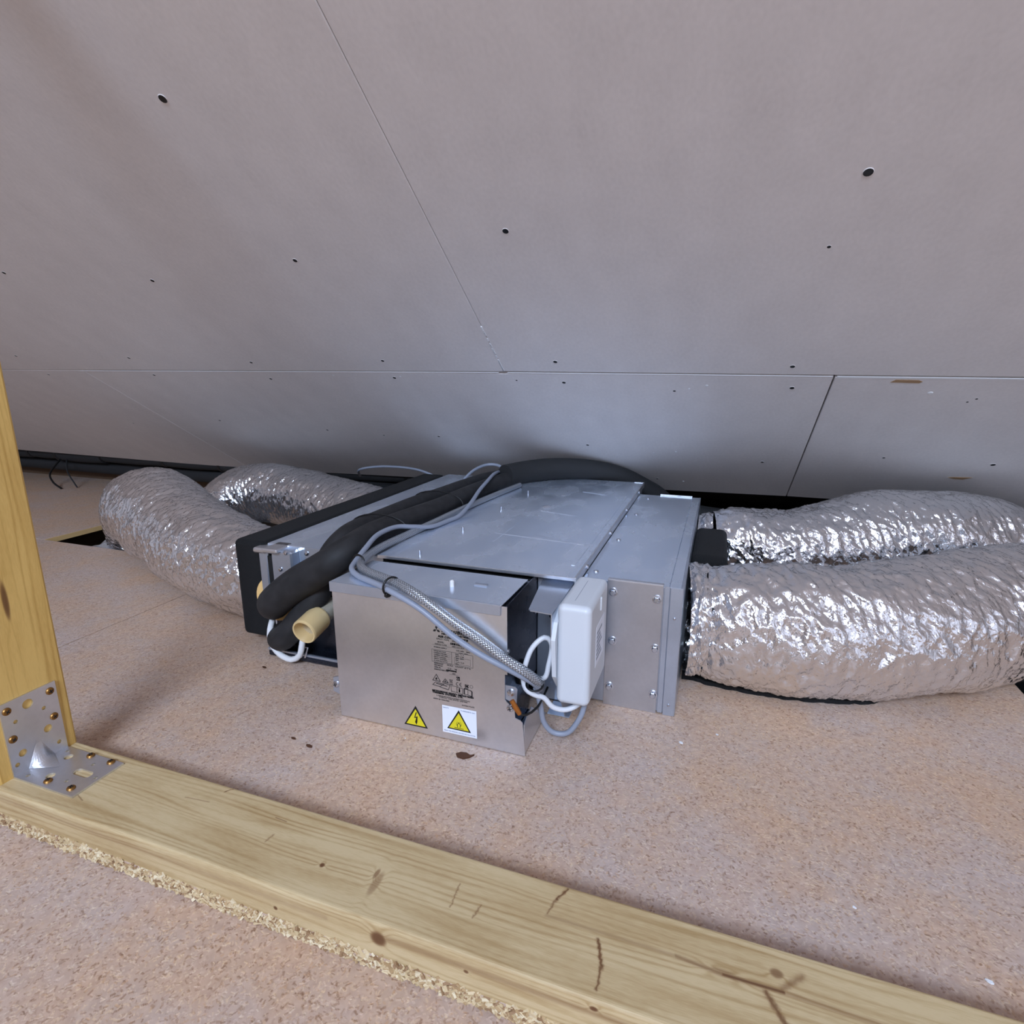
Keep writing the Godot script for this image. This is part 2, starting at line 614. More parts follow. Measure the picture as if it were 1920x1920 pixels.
# sawn softwood: growth rings along the length, bent round knots
func wood_image(w: int, h: int, per: float, knots: Array, cracks: Array, sd: int, base: Color, late: Color) -> ImageTexture:
	var n1 := noise(sd, 1.0, FastNoiseLite.TYPE_SIMPLEX_SMOOTH, 3)
	var n2 := noise(sd + 1, 1.0, FastNoiseLite.TYPE_SIMPLEX_SMOOTH, 2)
	var d := PackedByteArray()
	d.resize(w * h * 3)
	for y in h:
		for x in w:
			var mx := x * per
			var my := y * per
			var bend := 0.0
			var dark := 0.0
			for k in knots:     # x, y, rx, ry, darkness
				var dx: float = (mx - k[0]) / k[2]
				var dy: float = (my - k[1]) / k[3]
				var q: float = dx * dx * 0.35 + dy * dy * 0.35
				bend += signf(dy) * 0.012 * exp(-q) * (1.0 - exp(-absf(dy) * 2.0))
				var r2 := dx * dx + dy * dy
				if r2 < 6.0:
					dark = maxf(dark, float(k[4]) * exp(-pow(r2, 3.0) * 0.5))
			var yy := my + bend + n1.get_noise_2d(mx * 2.0, my * 9.0) * 0.006
			var g := sin(yy * 900.0 + n1.get_noise_2d(mx * 1.2, yy * 30.0) * 9.0)
			g = pow(g * 0.5 + 0.5, 3.0) * (0.45 + 0.55 * n2.get_noise_2d(mx * 3.0 + 50.0, yy * 40.0))
			var fine := n2.get_noise_2d(mx * 60.0, my * 900.0)
			var t := clampf(g * 0.6 + fine * 0.17 + n1.get_noise_2d(mx * 5.0 + 9.0, my * 25.0) * 0.32 + 0.12, 0.0, 1.0)
			for k in cracks:     # x0, y0, x1, y1, half width, darkness
				var A := Vector2(k[0], k[1])
				var Bv := Vector2(k[2], k[3])
				var P := Vector2(mx + n2.get_noise_2d(mx * 200.0, my * 200.0) * 0.0012, my)
				var l := clampf((P - A).dot(Bv - A) / (Bv - A).length_squared(), 0.0, 1.0)
				var dist := P.distance_to(A.lerp(Bv, l))
				if dist < k[4] * 3.0:
					dark = maxf(dark, float(k[5]) * exp(-pow(dist / k[4], 2.0)))
			var c := base.lerp(late, t).lerp(Color8(88, 52, 26), dark)
			var q3 := (y * w + x) * 3
			d[q3] = c.r8; d[q3 + 1] = c.g8; d[q3 + 2] = c.b8
	return tex(d, w, h)

func make_timber() -> void:
	# the sill's face: x from -0.80 to 0.30, v: 0.093 of top (from the back edge), then 0.035 of front
	var kn := [[0.531, 0.056, 0.0035, 0.012, 0.32], [0.526, 0.046, 0.002, 0.005, 0.5], [0.555, 0.105, 0.007, 0.0065, 0.85], [0.471, 0.055, 0.0022, 0.0022, 0.9], [0.444, 0.113, 0.002, 0.0018, 0.9], [0.638, 0.106, 0.002, 0.0015, 0.8], [0.876, 0.022, 0.0045, 0.0035, 0.55], [0.744, 0.097, 0.003, 0.002, 0.9], [0.836, 0.036, 0.010, 0.003, 0.35]]
	var cr := [[0.701, 0.002, 0.694, 0.016, 0.0011, 0.85], [0.694, 0.016, 0.690, 0.032, 0.0010, 0.5], [0.737, 0.041, 0.744, 0.062, 0.0013, 0.85], [0.744, 0.062, 0.744, 0.082, 0.0011, 0.75], [0.690, 0.034, 0.80, 0.034, 0.0016, 0.22], [0.800, 0.034, 0.836, 0.037, 0.0018, 0.45], [0.836, 0.037, 0.880, 0.036, 0.0016, 0.85], [0.867, 0.040, 0.885, 0.070, 0.0022, 0.7], [0.877, 0.036, 0.895, 0.018, 0.0025, 0.4], [0.309, 0.001, 0.303, 0.008, 0.0006, 0.8], [0.268, 0.029, 0.300, 0.026, 0.0005, 0.4], [0.605, 0.030, 0.607, 0.055, 0.0007, 0.45], [0.632, 0.044, 0.630, 0.058, 0.0008, 0.45], [0.40, 0.04, 0.398, 0.05, 0.001, 0.35], [0.385, 0.02, 0.40, 0.021, 0.0005, 0.6], [0.15, 0.066, 0.165, 0.071, 0.0006, 0.5], [0.88, 0.036, 1.05, 0.040, 0.002, 0.28], [-0.1, 0.1, 0.5, 0.103, 0.0035, 0.18], [0.56, 0.102, 1.2, 0.100, 0.0032, 0.3]]
	var t := wood_image(2048, 238, 1.1 / 2048.0, kn, cr, 51, Color8(198, 175, 133), Color8(146, 113, 66))
	var m := mat("sill_timber", Color.WHITE, 0.55)
	m.albedo_texture = t
	var kp := [[0.24, 0.0442, 0.020, 0.0028, 0.75], [0.62, 0.02, 0.012, 0.006, 0.25]]
	var tp := wood_image(1100, 165, 0.6 / 1100.0, kp, [], 61, Color8(226, 187, 108), Color8(182, 138, 66))
	var p := mat("post_timber", Color.WHITE, 0.55)
	p.albedo_texture = tp

# ------------------------------------------------------------------ room
func build_shell() -> void:
	var yr := (RIDGE_Z - Z_EAVES) * tan(SLOPE)
	var z_far := 2.0 * RIDGE_Z - Z_EAVES
	# far slope with the opening of the roof window
	var far := setting("ceiling_far", far_slope(0, 1.5))
	var nrm := Vector3(0, -cos(SLOPE), -sin(SLOPE))
	var len := (z_far - RIDGE_Z) / cos(SLOPE)
	for q in [[X_L, X_R, 0.0, 0.05], [X_L, -0.58, 0.05, 1.05], [1.14, X_R, 0.05, 1.05], [X_L, X_R, 1.05, len + 0.1]]:
		var g := Geo.new()
		var t := Transform3D(Basis(Vector3(1, 0, 0), Vector3(0, -sin(SLOPE), cos(SLOPE)), Vector3(0, cos(SLOPE), sin(SLOPE))), far_slope(0, 0))
		g.box(Vector3(q[0], q[2], 0), Vector3(q[1], q[3], 0.08), 0.0, t)
		part(far, "plasterboard_panel", g, M.plasterboard)
	var win := setting("window_1", far_slope(0.28, 0.55))
	var tw := Transform3D(Basis(Vector3(1, 0, 0), Vector3(0, -sin(SLOPE), cos(SLOPE)), Vector3(0, cos(SLOPE), sin(SLOPE))), far_slope(0, 0))
	for q in [[-0.58, 1.14, 0.05, 0.08], [-0.58, 1.14, 1.02, 1.05], [-0.58, -0.55, 0.08, 1.02], [1.11, 1.14, 0.08, 1.02]]:
		var g := Geo.new()
		g.box(Vector3(q[0], q[2], 0.02), Vector3(q[1], q[3], 0.08), 0.004, tw)
		part(win, "window_frame", g, M.window_frame)
	var gp := Geo.new()
	gp.box(Vector3(-0.55, 0.08, 0.045), Vector3(1.11, 1.02, 0.049), 0.0, tw)
	part(win, "pane", gp, M.glass_pane)
	# gable walls
	for q in [["wall_left", X_L - 0.1, X_L], ["wall_right", X_R, X_R + 0.1]]:
		var w := setting(q[0], Vector3(q[1], 0, 0))
		var g := Geo.new()
		var poly := PackedVector2Array([Vector2(-2.5, -0.35), Vector2(z_far + 0.2, -0.35), Vector2(z_far + 0.2, 0.1), Vector2(RIDGE_Z, yr + 0.2), Vector2(-2.5, 0.1)])
		g.prism(poly, q[1], q[2], Transform3D(Basis(Vector3(0, 0, 1), Vector3(0, 1, 0), Vector3(1, 0, 0)), Vector3.ZERO))
		part(w, "wall_board", g, M.plasterboard)
	# dark felt behind the boards and down to the eaves
	var ev := setting("wall_eaves", Vector3(0, 0, -2.2))
	var ge := Geo.new()
	var tn := Transform3D(Basis(Vector3(1, 0, 0), Vector3(0, sin(SLOPE), cos(SLOPE)), Vector3(0, cos(SLOPE), -sin(SLOPE))), on_slope(0, 0))
	ge.box(Vector3(X_L, -0.45, 0.07), Vector3(X_R, (RIDGE_Z - Z_EAVES) / cos(SLOPE) + 0.1, 0.12), 0.0, tn)
	part(ev, "roofing_felt", ge, M.dark_void)
	var gw := Geo.new()
	gw.box(Vector3(X_L, 0.0, -1.95), Vector3(X_R, 0.062, -1.90), 0.002)
	part(ev, "wall_plate", gw, M.old_timber)

func slope_panel(parent: Node3D, q: Array, thick := 0.0125) -> void:
	# q: corners (x, s) in order round the panel
	var c := Vector2.ZERO
	for p in q:
		c += p / q.size()
	var bev := 0.0012
	var g := Geo.new()
	var F := []
	var E := []
	var B := []
	for p in q:
		var d: Vector2 = (c - p).normalized()
		var i: Vector2 = p + Vector2(signf(d.x), signf(d.y)) * bev
		F.append(on_slope(i.x, i.y, 0.0))
		E.append(on_slope(p.x, p.y, -bev))
		B.append(on_slope(p.x, p.y, -thick))
	var nn := Vector3(0, -cos(SLOPE), sin(SLOPE))
	g.quad(F[0], F[1], F[2], F[3], nn)
	g.quad(B[0], B[1], B[2], B[3], -nn)
	for k in q.size():
		var j := (k + 1) % q.size()
		var o: Vector3 = (E[k] + E[j]) * 0.5 - on_slope(c.x, c.y)
		g.quad(F[k], F[j], E[j], E[k], nn + o.normalized())
		g.quad(E[k], E[j], B[j], B[k], o)
	part(parent, "plasterboard_panel", g, M.plasterboard)

func build_ceiling() -> void:
	var ce := setting("ceiling", on_slope(0, 1.0))
	var up := (RIDGE_Z - Z_EAVES) / cos(SLOPE)
	# the long joint runs a little downhill to the right
	var J := func(x: float) -> float: return 0.903 - (x + 0.45) * 0.0165 if x > -0.45 else 0.903 + (-0.45 - x) * 0.004
	var gap := 0.0016
	slope_panel(ce, [Vector2(X_L, J.call(X_L) + gap), Vector2(-0.4465 - gap * 0.2, J.call(-0.447) + gap * 0.4), Vector2(-0.4365 - gap * 0.2, 2.1), Vector2(X_L, 2.1)])
	slope_panel(ce, [Vector2(-0.4465 + gap * 0.2, J.call(-0.447) + gap), Vector2(1.95, J.call(1.95) + gap), Vector2(1.95, 2.1), Vector2(-0.4365 + gap * 0.2, 2.1)])
	slope_panel(ce, [Vector2(1.952, J.call(1.95) + gap), Vector2(X_R, J.call(X_R) + gap), Vector2(X_R, 2.1), Vector2(1.952, 2.1)])
	for q in [[X_L, X_R, 2.102, 3.30], [X_L, X_R, 3.302, 4.5], [X_L, X_R, 4.502, up]]:
		slope_panel(ce, [Vector2(q[0], q[2]), Vector2(q[1], q[2]), Vector2(q[1], q[3]), Vector2(q[0], q[3])])
	# lower row
	slope_panel(ce, [Vector2(X_L, 0.30), Vector2(-1.705, 0.225), Vector2(-1.7245, J.call(-1.72) - gap * 0.6), Vector2(X_L, J.call(X_L) - gap)])
	slope_panel(ce, [Vector2(-1.7035, 0.225), Vector2(0.183, 0.30), Vector2(0.1865, J.call(0.187) - gap * 1.4), Vector2(-1.7235, J.call(-1.72) - gap * 1.2)])
	slope_panel(ce, [Vector2(0.1855, 0.30), Vector2(X_R, 0.30), Vector2(X_R, J.call(X_R) - gap * 3), Vector2(0.1895, J.call(0.19) - gap * 3.4)])
	# bare gypsum showing at the tapered top edge of the lower row
	var ge := Geo.new()
	for q in [[-1.74, -0.46, 0.0022], [-0.44, 0.185, 0.0016], [0.192, 0.62, 0.0055]]:
		var w: float = q[2]
		var t0 := on_slope(q[0], J.call(q[0]) - gap * 1.6, 0.0003)
		var t1 := on_slope(q[1], J.call(q[1]) - gap * 1.6, 0.0003)
		var b1 := on_slope(q[1], J.call(q[1]) - gap * 1.6 - w * 0.6, 0.0003)
		var b0 := on_slope(q[0], J.call(q[0]) - gap * 1.6 - w, 0.0003)
		var nn := Vector3(0, -cos(SLOPE), sin(SLOPE))
		ge.quad(t0, t1, b1, b0, nn)
		for pr in [[t0, t1], [t1, b1], [b1, b0], [b0, t0]]:
			ge.quad(pr[0], pr[1], pr[1] - nn * 0.004, pr[0] - nn * 0.004, pr[0] - on_slope(0, 0.5))
	part(ce, "gypsum_edge", ge, M.gypsum)
	# filler crumbs in the upright joint
	var gf := Geo.new()
	for k in 60:
		var s := lerpf(0.91, 1.06, pow(rng.randf(), 1.5))
		var x := lerpf(-0.4465, -0.4365, (s - 0.9) / 1.2)
		var wd := rng.randf_range(0.0006, 0.0018)
		var tt := Transform3D(Basis(Vector3(1, 0, 0), Vector3(0, sin(SLOPE), cos(SLOPE)), Vector3(0, -cos(SLOPE), sin(SLOPE))), on_slope(x, s))
		gf.box(Vector3(-wd, -wd * 2.5, -0.002), Vector3(wd, wd * 2.5, 0.0012), 0.0003, tt)
	part(ce, "joint_filler", gf, M.gypsum).set_meta("kind", "stuff")
	# sunk screw heads: a dark dimple with a raised paper rim
	var holes := [[-0.726, 1.545, 1.5], [0.14, 1.324, 1.5], [-0.327, 1.281, 1.3], [-0.731, 1.254, 1.1], [-1.098, 1.229, 1.1], [-1.469, 1.279, 1.1], [0.12, 1.209, 0.7], [-1.896, 0.98, 1], [-1.475, 0.966, 1], [-1.093, 0.943, 1], [-0.722, 0.947, 1], [-0.325, 0.94, 1.15], [0.114, 0.922, 1.15], [-1.476, 0.885, 1], [-1.092, 0.87, 1], [-0.728, 0.878, 1.1], [-0.428, 0.87, 0.6], [-0.323, 0.863, 1.1], [0.123, 0.85, 1.15], [-1.907, 0.584, 0.8], [-1.485, 0.628, 1], [-1.107, 0.591, 1], [-0.924, 0.571, 0.7], [-0.743, 0.579, 1], [-0.321, 0.565, 1], [0.103, 0.512, 1], [0.553, 0.553, 1.3], [0.348, 0.564, 0.8], [0.428, 0.819, 0.6], [0.418, 0.808, 0.55], [-0.095, 0.834, 0.8], [-1.899, 0.885, 0.9], [-0.155, 0.37, 0.8]]
	var gd := Geo.new()
	gd.lathe([Vector2(0.0045, 0.0), Vector2(0.0043, 0.0004), Vector2(0.0040, 0.0006), Vector2(0.0036, 0.0002)], 14)
	var rim := gd.mesh()
	rim.surface_set_material(0, M.plasterboard)
	var gh := Geo.new()
	gh.lathe([Vector2(0.0040, 0.0006), Vector2(0.0030, 0.0003), Vector2(0.0012, 0.00015), Vector2(0.0, 0.0002)], 14)
	var head := gh.mesh()
	head.surface_set_material(0, M.black_plastic)
	for h in holes:
		var t := Transform3D(Basis(Vector3(1, 0, 0), Vector3(0, sin(SLOPE), cos(SLOPE)), Vector3(0, -cos(SLOPE), sin(SLOPE))).scaled_local(Vector3.ONE * h[2] * 0.92), on_slope(h[0], h[1], 0.0))
		put(ce, "screw_head", head, t)
		put(ce, "screw_rim", rim, t)
	# knocks that left the white gypsum bare
	var gn := Geo.new()
	gn.lathe([Vector2(0.0035, 0.0), Vector2(0.0022, 0.0008), Vector2(0.0, 0.0005)], 7)
	var nib := gn.mesh()
	nib.surface_set_material(0, M.gypsum)
	for h in [[-0.032, 0.855, 0.9], [-0.066, 0.842, 0.7], [-0.155, 0.535, 0.7], [-0.1, 0.547, 0.8], [0.352, 0.837, 1.4], [-0.892, 0.886, 0.8], [-0.71, 0.883, 0.7], [-0.085, 0.36, 1.0], [-0.62, 0.53, 0.5], [0.06, 0.62, 0.4]]:
		put(ce, "gypsum_chip", nib, Transform3D(Basis(Vector3(1, 0, 0), Vector3(0, sin(SLOPE), cos(SLOPE)), Vector3(0, -cos(SLOPE), sin(SLOPE))).scaled_local(Vector3.ONE * h[2]), on_slope(h[0], h[1], 0.0)))
	# torn paper low on the right board and brown scuff at the joint
	var gt := Geo.new()
	var ts := Transform3D(Basis(Vector3(1, 0, 0), Vector3(0, sin(SLOPE), cos(SLOPE)), Vector3(0, -cos(SLOPE), sin(SLOPE))), on_slope(0.52, 0.475, 0.0))
	gt.prism(PackedVector2Array([Vector2(-0.024, 0.002), Vector2(-0.01, -0.005), Vector2(0.008, -0.006), Vector2(0.022, 0.007), Vector2(0.006, 0.006), Vector2(-0.012, 0.005)]), -0.001, 0.0006, ts)
	part(ce, "torn_paper", gt, M.paper_brown)
	var gt2 := Geo.new()
	gt2.prism(PackedVector2Array([Vector2(-0.025, -0.006), Vector2(0.02, -0.0085), Vector2(0.024, -0.0035), Vector2(0.017, 0.001), Vector2(-0.018, 0.0025)]), -0.001, 0.0006, Transform3D(ts.basis, on_slope(-0.225 + 0.53, 0.878)))
	part(ce, "torn_paper", gt2, M.paper_brown)

func board(parent: Node3D, x0: float, x1: float, z0: float, z1: float, y1 := 0.0, th := 0.0155) -> void:
	var g := Geo.new()
	g.box(Vector3(x0, y1 - th, z0), Vector3(x1, y1, z1), 0.0007)
	part(parent, "floor_board", g, M.chipboard)

func build_floor() -> void:
	var fl := setting("floor")
	for q in [[-1.12, 0.487, -2.12, -0.343], [0.4885, X_R, -1.03, -0.343], [1.2, X_R, -2.12, -1.0315], [X_L, -1.1230, -1.125, -0.343], [-1.35, -1.1230, -2.12, -1.1265], [X_L, -1.9, -2.12, -1.1265], [-1.9, -1.3515, -2.12, -1.56]]:
		board(fl, q[0], q[1], q[2], q[3])
	board(fl, X_L, X_R, -0.36, 7.4, -0.016, 0.018)
	var se := Geo.new()
	se.box(Vector3(-1.9, -0.0155, -1.5), Vector3(-1.8975, -0.0006, -1.127), 0.0003)
	part(fl, "sawn_edge", se, M.raw_edge)
	# what lies below the holes in the floor
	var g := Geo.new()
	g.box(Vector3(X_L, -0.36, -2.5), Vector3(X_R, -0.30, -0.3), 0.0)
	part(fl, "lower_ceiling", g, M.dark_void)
	for q in [[-2.08, -2.03], [-1.34, -1.285], [0.42, 0.475], [1.21, 1.265]]:
		var j := Geo.new()
		j.box(Vector3(q[0], -0.30, -2.4), Vector3(q[1], -0.016, -0.34), 0.002)
		part(fl, "joist", j, M.old_timber)
	# the raw sawn edge of the upper boards: pale chips on end
	var ch := Geo.new()
	var tones := [Color(0.55, 0.41, 0.22), Color(0.64, 0.50, 0.30), Color(0.45, 0.30, 0.15), Color(0.70, 0.58, 0.38), Color(0.58, 0.43, 0.24), Color(0.30, 0.18, 0.09)]
	for k in 4200:
		var x := rng.randf_range(-1.0, 0.62)
		var y := rng.randf_range(-0.0148, -0.0006)
		var L := rng.randf_range(0.0022, 0.0065)
		var w := rng.randf_range(0.0006, 0.0016)
		var b := Basis.from_euler(Vector3(rng.randf_range(-0.5, 0.5), rng.randf_range(-0.5, 0.5), rng.randf_range(-1.1, 1.1)))
		ch.col = tones[rng.randi() % tones.size()]
		ch.box(Vector3(-L, -w, -0.0015), Vector3(L, w, rng.randf_range(0.0002, 0.0014)), 0.0, Transform3D(b, Vector3(x, y, -0.3432)))
	part(fl, "edge_chips", ch, M.chips, "rough pale chips along the sawn edge of the floor boards").set_meta("kind", "stuff")

func wood_box(lo: Vector3, hi: Vector3, r := 0.003) -> Geo:
	# a planed batten along x; v of the texture runs over the top from the back edge and on down the front
	var g := Geo.new()
	var prof := []
	var seg := 4
	for k in seg + 1:
		var a := PI / 2 * k / seg
		prof.append([Vector2(lo.z + r - r * cos(a), hi.y - r + r * sin(a))])
	for k in seg + 1:
		var a := PI / 2 * k / seg
		prof.append([Vector2(hi.z - r + r * sin(a), hi.y - r + r * cos(a))])
	prof.append([Vector2(hi.z, lo.y)])
	prof.append([Vector2(lo.z, lo.y)])
	prof.append([Vector2(lo.z, hi.y - r)])
	var vv := -r
	var W := 0.128
	for k in prof.size() - 1:
		var p: Vector2 = prof[k][0]
		var q: Vector2 = prof[k + 1][0]
		var l := p.distance_to(q)
		var o := Vector3(0, (p.y + q.y) * 0.5 - (lo.y + hi.y) * 0.5, (p.x + q.x) * 0.5 - (lo.z + hi.z) * 0.5)
		if absf(p.x - q.x) < 1e-6: o = Vector3(0, 0, o.z)
		if absf(p.y - q.y) < 1e-6: o = Vector3(0, o.y, 0)
		var u0 := (lo.x + 0.80) / 1.1
		var u1 := (hi.x + 0.80) / 1.1
		g.quad(Vector3(lo.x, p.y, p.x), Vector3(hi.x, p.y, p.x), Vector3(hi.x, q.y, q.x), Vector3(lo.x, q.y, q.x), o, [Vector2(u0, vv / W), Vector2(u1, vv / W), Vector2(u1, (vv + l) / W), Vector2(u0, (vv + l) / W)])
		vv += l
	for x in [lo.x, hi.x]:
		g.quad(Vector3(x, lo.y, lo.z), Vector3(x, hi.y, lo.z), Vector3(x, hi.y, hi.z), Vector3(x, lo.y, hi.z), Vector3(x - (lo.x + hi.x) * 0.5, 0, 0))
	return g

func build_frame() -> void:
	var s := wood_box(Vector3(-1.6, 0.0, -0.436), Vector3(1.5, 0.035, -0.343), 0.0035)
	single("timber_sill", s, M.sill_timber, "long pale timber sole plate lying across the floor in the foreground", "timber", Vector3(0, 0, -0.39))
	# upright post; the wide face towards +x
	var g := Geo.new()
	var lo := Vector3(-0.785, 0.035, -0.436)
	var hi := Vector3(-0.747, 1.015, -0.347)
	var r := 0.003
	var ring := [Vector2(hi.x, lo.z + r), Vector2(hi.x, hi.z - r), Vector2(hi.x - r * 0.3, hi.z - r * 0.3), Vector2(hi.x - r, hi.z), Vector2(lo.x, hi.z), Vector2(lo.x, lo.z), Vector2(hi.x - r, lo.z), Vector2(hi.x - r * 0.3, lo.z + r * 0.3)]
	for k in ring.size():
		var p: Vector2 = ring[k]
		var q: Vector2 = ring[(k + 1) % ring.size()]
		var o := Vector3((p.x + q.x) * 0.5 - (lo.x + hi.x) * 0.5, 0, (p.y + q.y) * 0.5 - (lo.z + hi.z) * 0.5)
		if absf(p.x - q.x) < 1e-6: o = Vector3(o.x, 0, 0)
		if absf(p.y - q.y) < 1e-6: o = Vector3(0, 0, o.z)
		var a := (hi.z - p.y) / 0.09 if absf(p.x - hi.x) < 0.002 else (hi.z - p.y + hi.x - p.x) / 0.09
		var b := (hi.z - q.y) / 0.09 if absf(q.x - hi.x) < 0.002 else (hi.z - q.y + hi.x - q.x) / 0.09
		g.quad(Vector3(p.x, lo.y, p.y), Vector3(q.x, lo.y, q.y), Vector3(q.x, hi.y, q.y), Vector3(p.x, hi.y, p.y), o, [Vector2(0.03 / 0.6, a), Vector2(0.03 / 0.6, b), Vector2(1.01 / 0.6, b), Vector2(1.01 / 0.6, a)])
	single("timber_post", g, M.post_timber, "upright honey-coloured timber post at the left edge", "timber", Vector3(-0.766, 0.035, -0.39))
	# angle bracket
	var br := thing("angle_bracket", "galvanised angle bracket joining the upright post to the sole plate", "bracket", Vector3(-0.745, 0.037, -0.392))
	var cs := CSGCombiner3D.new()
	cs.name = "plate"
	br.add_child(cs)
	org[cs] = org[br]
	var zc := -0.392
	var O: Vector3 = org[br]
	var bx := func(lo2: Vector3, hi2: Vector3, op: int) -> void:
		var q := CSGBox3D.new()
		q.size = hi2 - lo2
		q.position = (lo2 + hi2) * 0.5 - O
		q.operation = op
		q.name = "piece"
		q.material = M.zinc_sheet
		cs.add_child(q, true)
	var cy := func(p: Vector3, rad: float, ax: int) -> void:
		var q := CSGCylinder3D.new()
		q.radius = rad
		q.height = 0.02
		q.sides = 20
		q.position = p - O
		q.operation = CSGShape3D.OPERATION_SUBTRACTION
		if ax == 0:
			q.rotation.z = PI / 2
		q.name = "hole"
		q.material = M.zinc_sheet
		cs.add_child(q, true)
	bx.call(Vector3(-0.7468, 0.0352, zc - 0.0305), Vector3(-0.7446, 0.129, zc + 0.0305), CSGShape3D.OPERATION_UNION)
	bx.call(Vector3(-0.7468, 0.0352, zc - 0.0305), Vector3(-0.648, 0.0374, zc + 0.0305), CSGShape3D.OPERATION_UNION)
	for h in [[-0.390, 0.1163, 0.0058], [-0.4053, 0.1017, 0.0024], [-0.3746, 0.1019, 0.0024], [-0.4053, 0.074, 0.0048], [-0.4141, 0.0496, 0.0026], [-0.375, 0.0605, 0.0044], [-0.3673, 0.0494, 0.0026]]:
		cy.call(Vector3(-0.7457, h[1], h[0]), h[2], 0)
	for h in [[-0.7225, -0.4081, 0.0050], [-0.7355, -0.4156, 0.0025], [-0.6803, -0.4082, 0.0025], [-0.6804, -0.3772, 0.0025], [-0.6539, -0.3924, 0.0024], [-0.7323, -0.3685, 0.0025], [-0.7075, -0.3773, 0.0050]]:
		cy.call(Vector3(h[0], 0.0363, h[1]), h[2], 1)
	bx.call(Vector3(-0.684, 0.03, -0.3985), Vector3(-0.668, 0.045, -0.388), CSGShape3D.OPERATION_SUBTRACTION)
	cy.call(Vector3(-0.684, 0.0363, -0.3933), 0.0053, 1)
	cy.call(Vector3(-0.668, 0.0363, -0.3933), 0.0053, 1)
	# pressed stiffening rib in the bend
	var rb := Geo.new()
	var RN := 12
	var pv := []
	for i in RN + 1:
		for k in RN + 1:
			var a := float(i) / RN            # from the upright plate over to the flat one
			var w := (float(k) / RN) * 2.0 - 1.0
			var hw := 0.015 * (1.0 - absf(a * 2.0 - 1.0) * 0.93)
			var top := Vector3(-0.7446, 0.0374 + 0.030 * (1.0 - a), zc).lerp(Vector3(-0.7446 + 0.030 * a, 0.0374, zc), a)
			var root := Vector3(-0.7446, 0.0374 + 0.030 * (1.0 - 2.0 * a), zc) if a < 0.5 else Vector3(-0.7446 + 0.030 * (2.0 * a - 1.0), 0.0374, zc)
			var lift := pow(1.0 - w * w, 0.8)
			pv.append(root.lerp(top, lift * 0.9) + Vector3(0.0002, 0.0002, w * hw))
	for i in RN:
		for k in RN:
			rb.quad(pv[i * (RN + 1) + k], pv[i * (RN + 1) + k + 1], pv[(i + 1) * (RN + 1) + k + 1], pv[(i + 1) * (RN + 1) + k], Vector3(1, 1, 0))
	part(br, "stiffening_rib", rb, M.zinc_sheet)
	var sc := Geo.new()
	sc.lathe([Vector2(0.0046, 0.0), Vector2(0.0046, 0.0008), Vector2(0.0038, 0.0020), Vector2(0.0, 0.0026)], 16)
	var scm := sc.mesh()
	scm.surface_set_material(0, M.brass_screw)
	var rc := Geo.new()
	rc.box(Vector3(-0.0024, -0.0005, 0.0010), Vector3(0.0024, 0.0005, 0.0030), 0.0)
	rc.box(Vector3(-0.0005, -0.0024, 0.0010), Vector3(0.0005, 0.0024, 0.0030), 0.0)
	var rcm := rc.mesh()
	rcm.surface_set_material(0, M.recess)
	for h in [[-0.4151, 0.1191], [-0.3683, 0.1189], [-0.4141, 0.0854], [-0.3683, 0.0828]]:
		var t := frame(Vector3(-0.7446, h[1], h[0]), Vector3(1, 0, 0))
		t.basis = t.basis.rotated(Vector3(1, 0, 0), rng.randf() * 1.5)
		var w := put(br, "screw", scm, t)
		var x := MeshInstance3D.new()
		x.name = "cross_recess"; x.mesh = rcm
		w.add_child(x, true)
	for h in [[-0.6987, -0.4187], [-0.6635, -0.4183], [-0.7, -0.3700], [-0.6625, -0.3704]]:
		var t := frame(Vector3(h[0], 0.0374, h[1]), Vector3(0, 1, 0))
		t.basis = t.basis.rotated(Vector3(0, 1, 0), rng.randf() * 1.5)
		var w := put(br, "screw", scm, t)
		var x := MeshInstance3D.new()
		x.name = "cross_recess"; x.mesh = rcm
		w.add_child(x, true)

# ------------------------------------------------------------------ the machine
var unit: Node3D
func bolt_mesh(r: float, h: float, m: Material, washer := 1.5) -> ArrayMesh:
	var g := Geo.new()
	g.lathe([Vector2(r * washer, 0.0), Vector2(r * washer, h * 0.22), Vector2(r * 1.05, h * 0.26)], 18)
	g.lathe([Vector2(r, h * 0.2), Vector2(r, h * 0.85), Vector2(r * 0.8, h), Vector2(0, h)], 6, Transform3D(), false)
	var q := g.mesh()
	q.surface_set_material(0, m)
	return q

func pan_mesh(r: float, h: float, m: Material) -> ArrayMesh:
	var g := Geo.new()
	g.lathe([Vector2(r, 0.0), Vector2(r, h * 0.3), Vector2(r * 0.8, h * 0.75), Vector2(r * 0.4, h * 0.97), Vector2(0, h)], 16)
	var q := g.mesh()
	q.surface_set_material(0, m)
	return q

func gbox(x0: float, x1: float, y0: float, y1: float, z0: float, z1: float, b := 0.0005) -> Geo:
	var g := Geo.new()
	g.box(Vector3(x0, y0, z0), Vector3(x1, y1, z1), b)
	return g

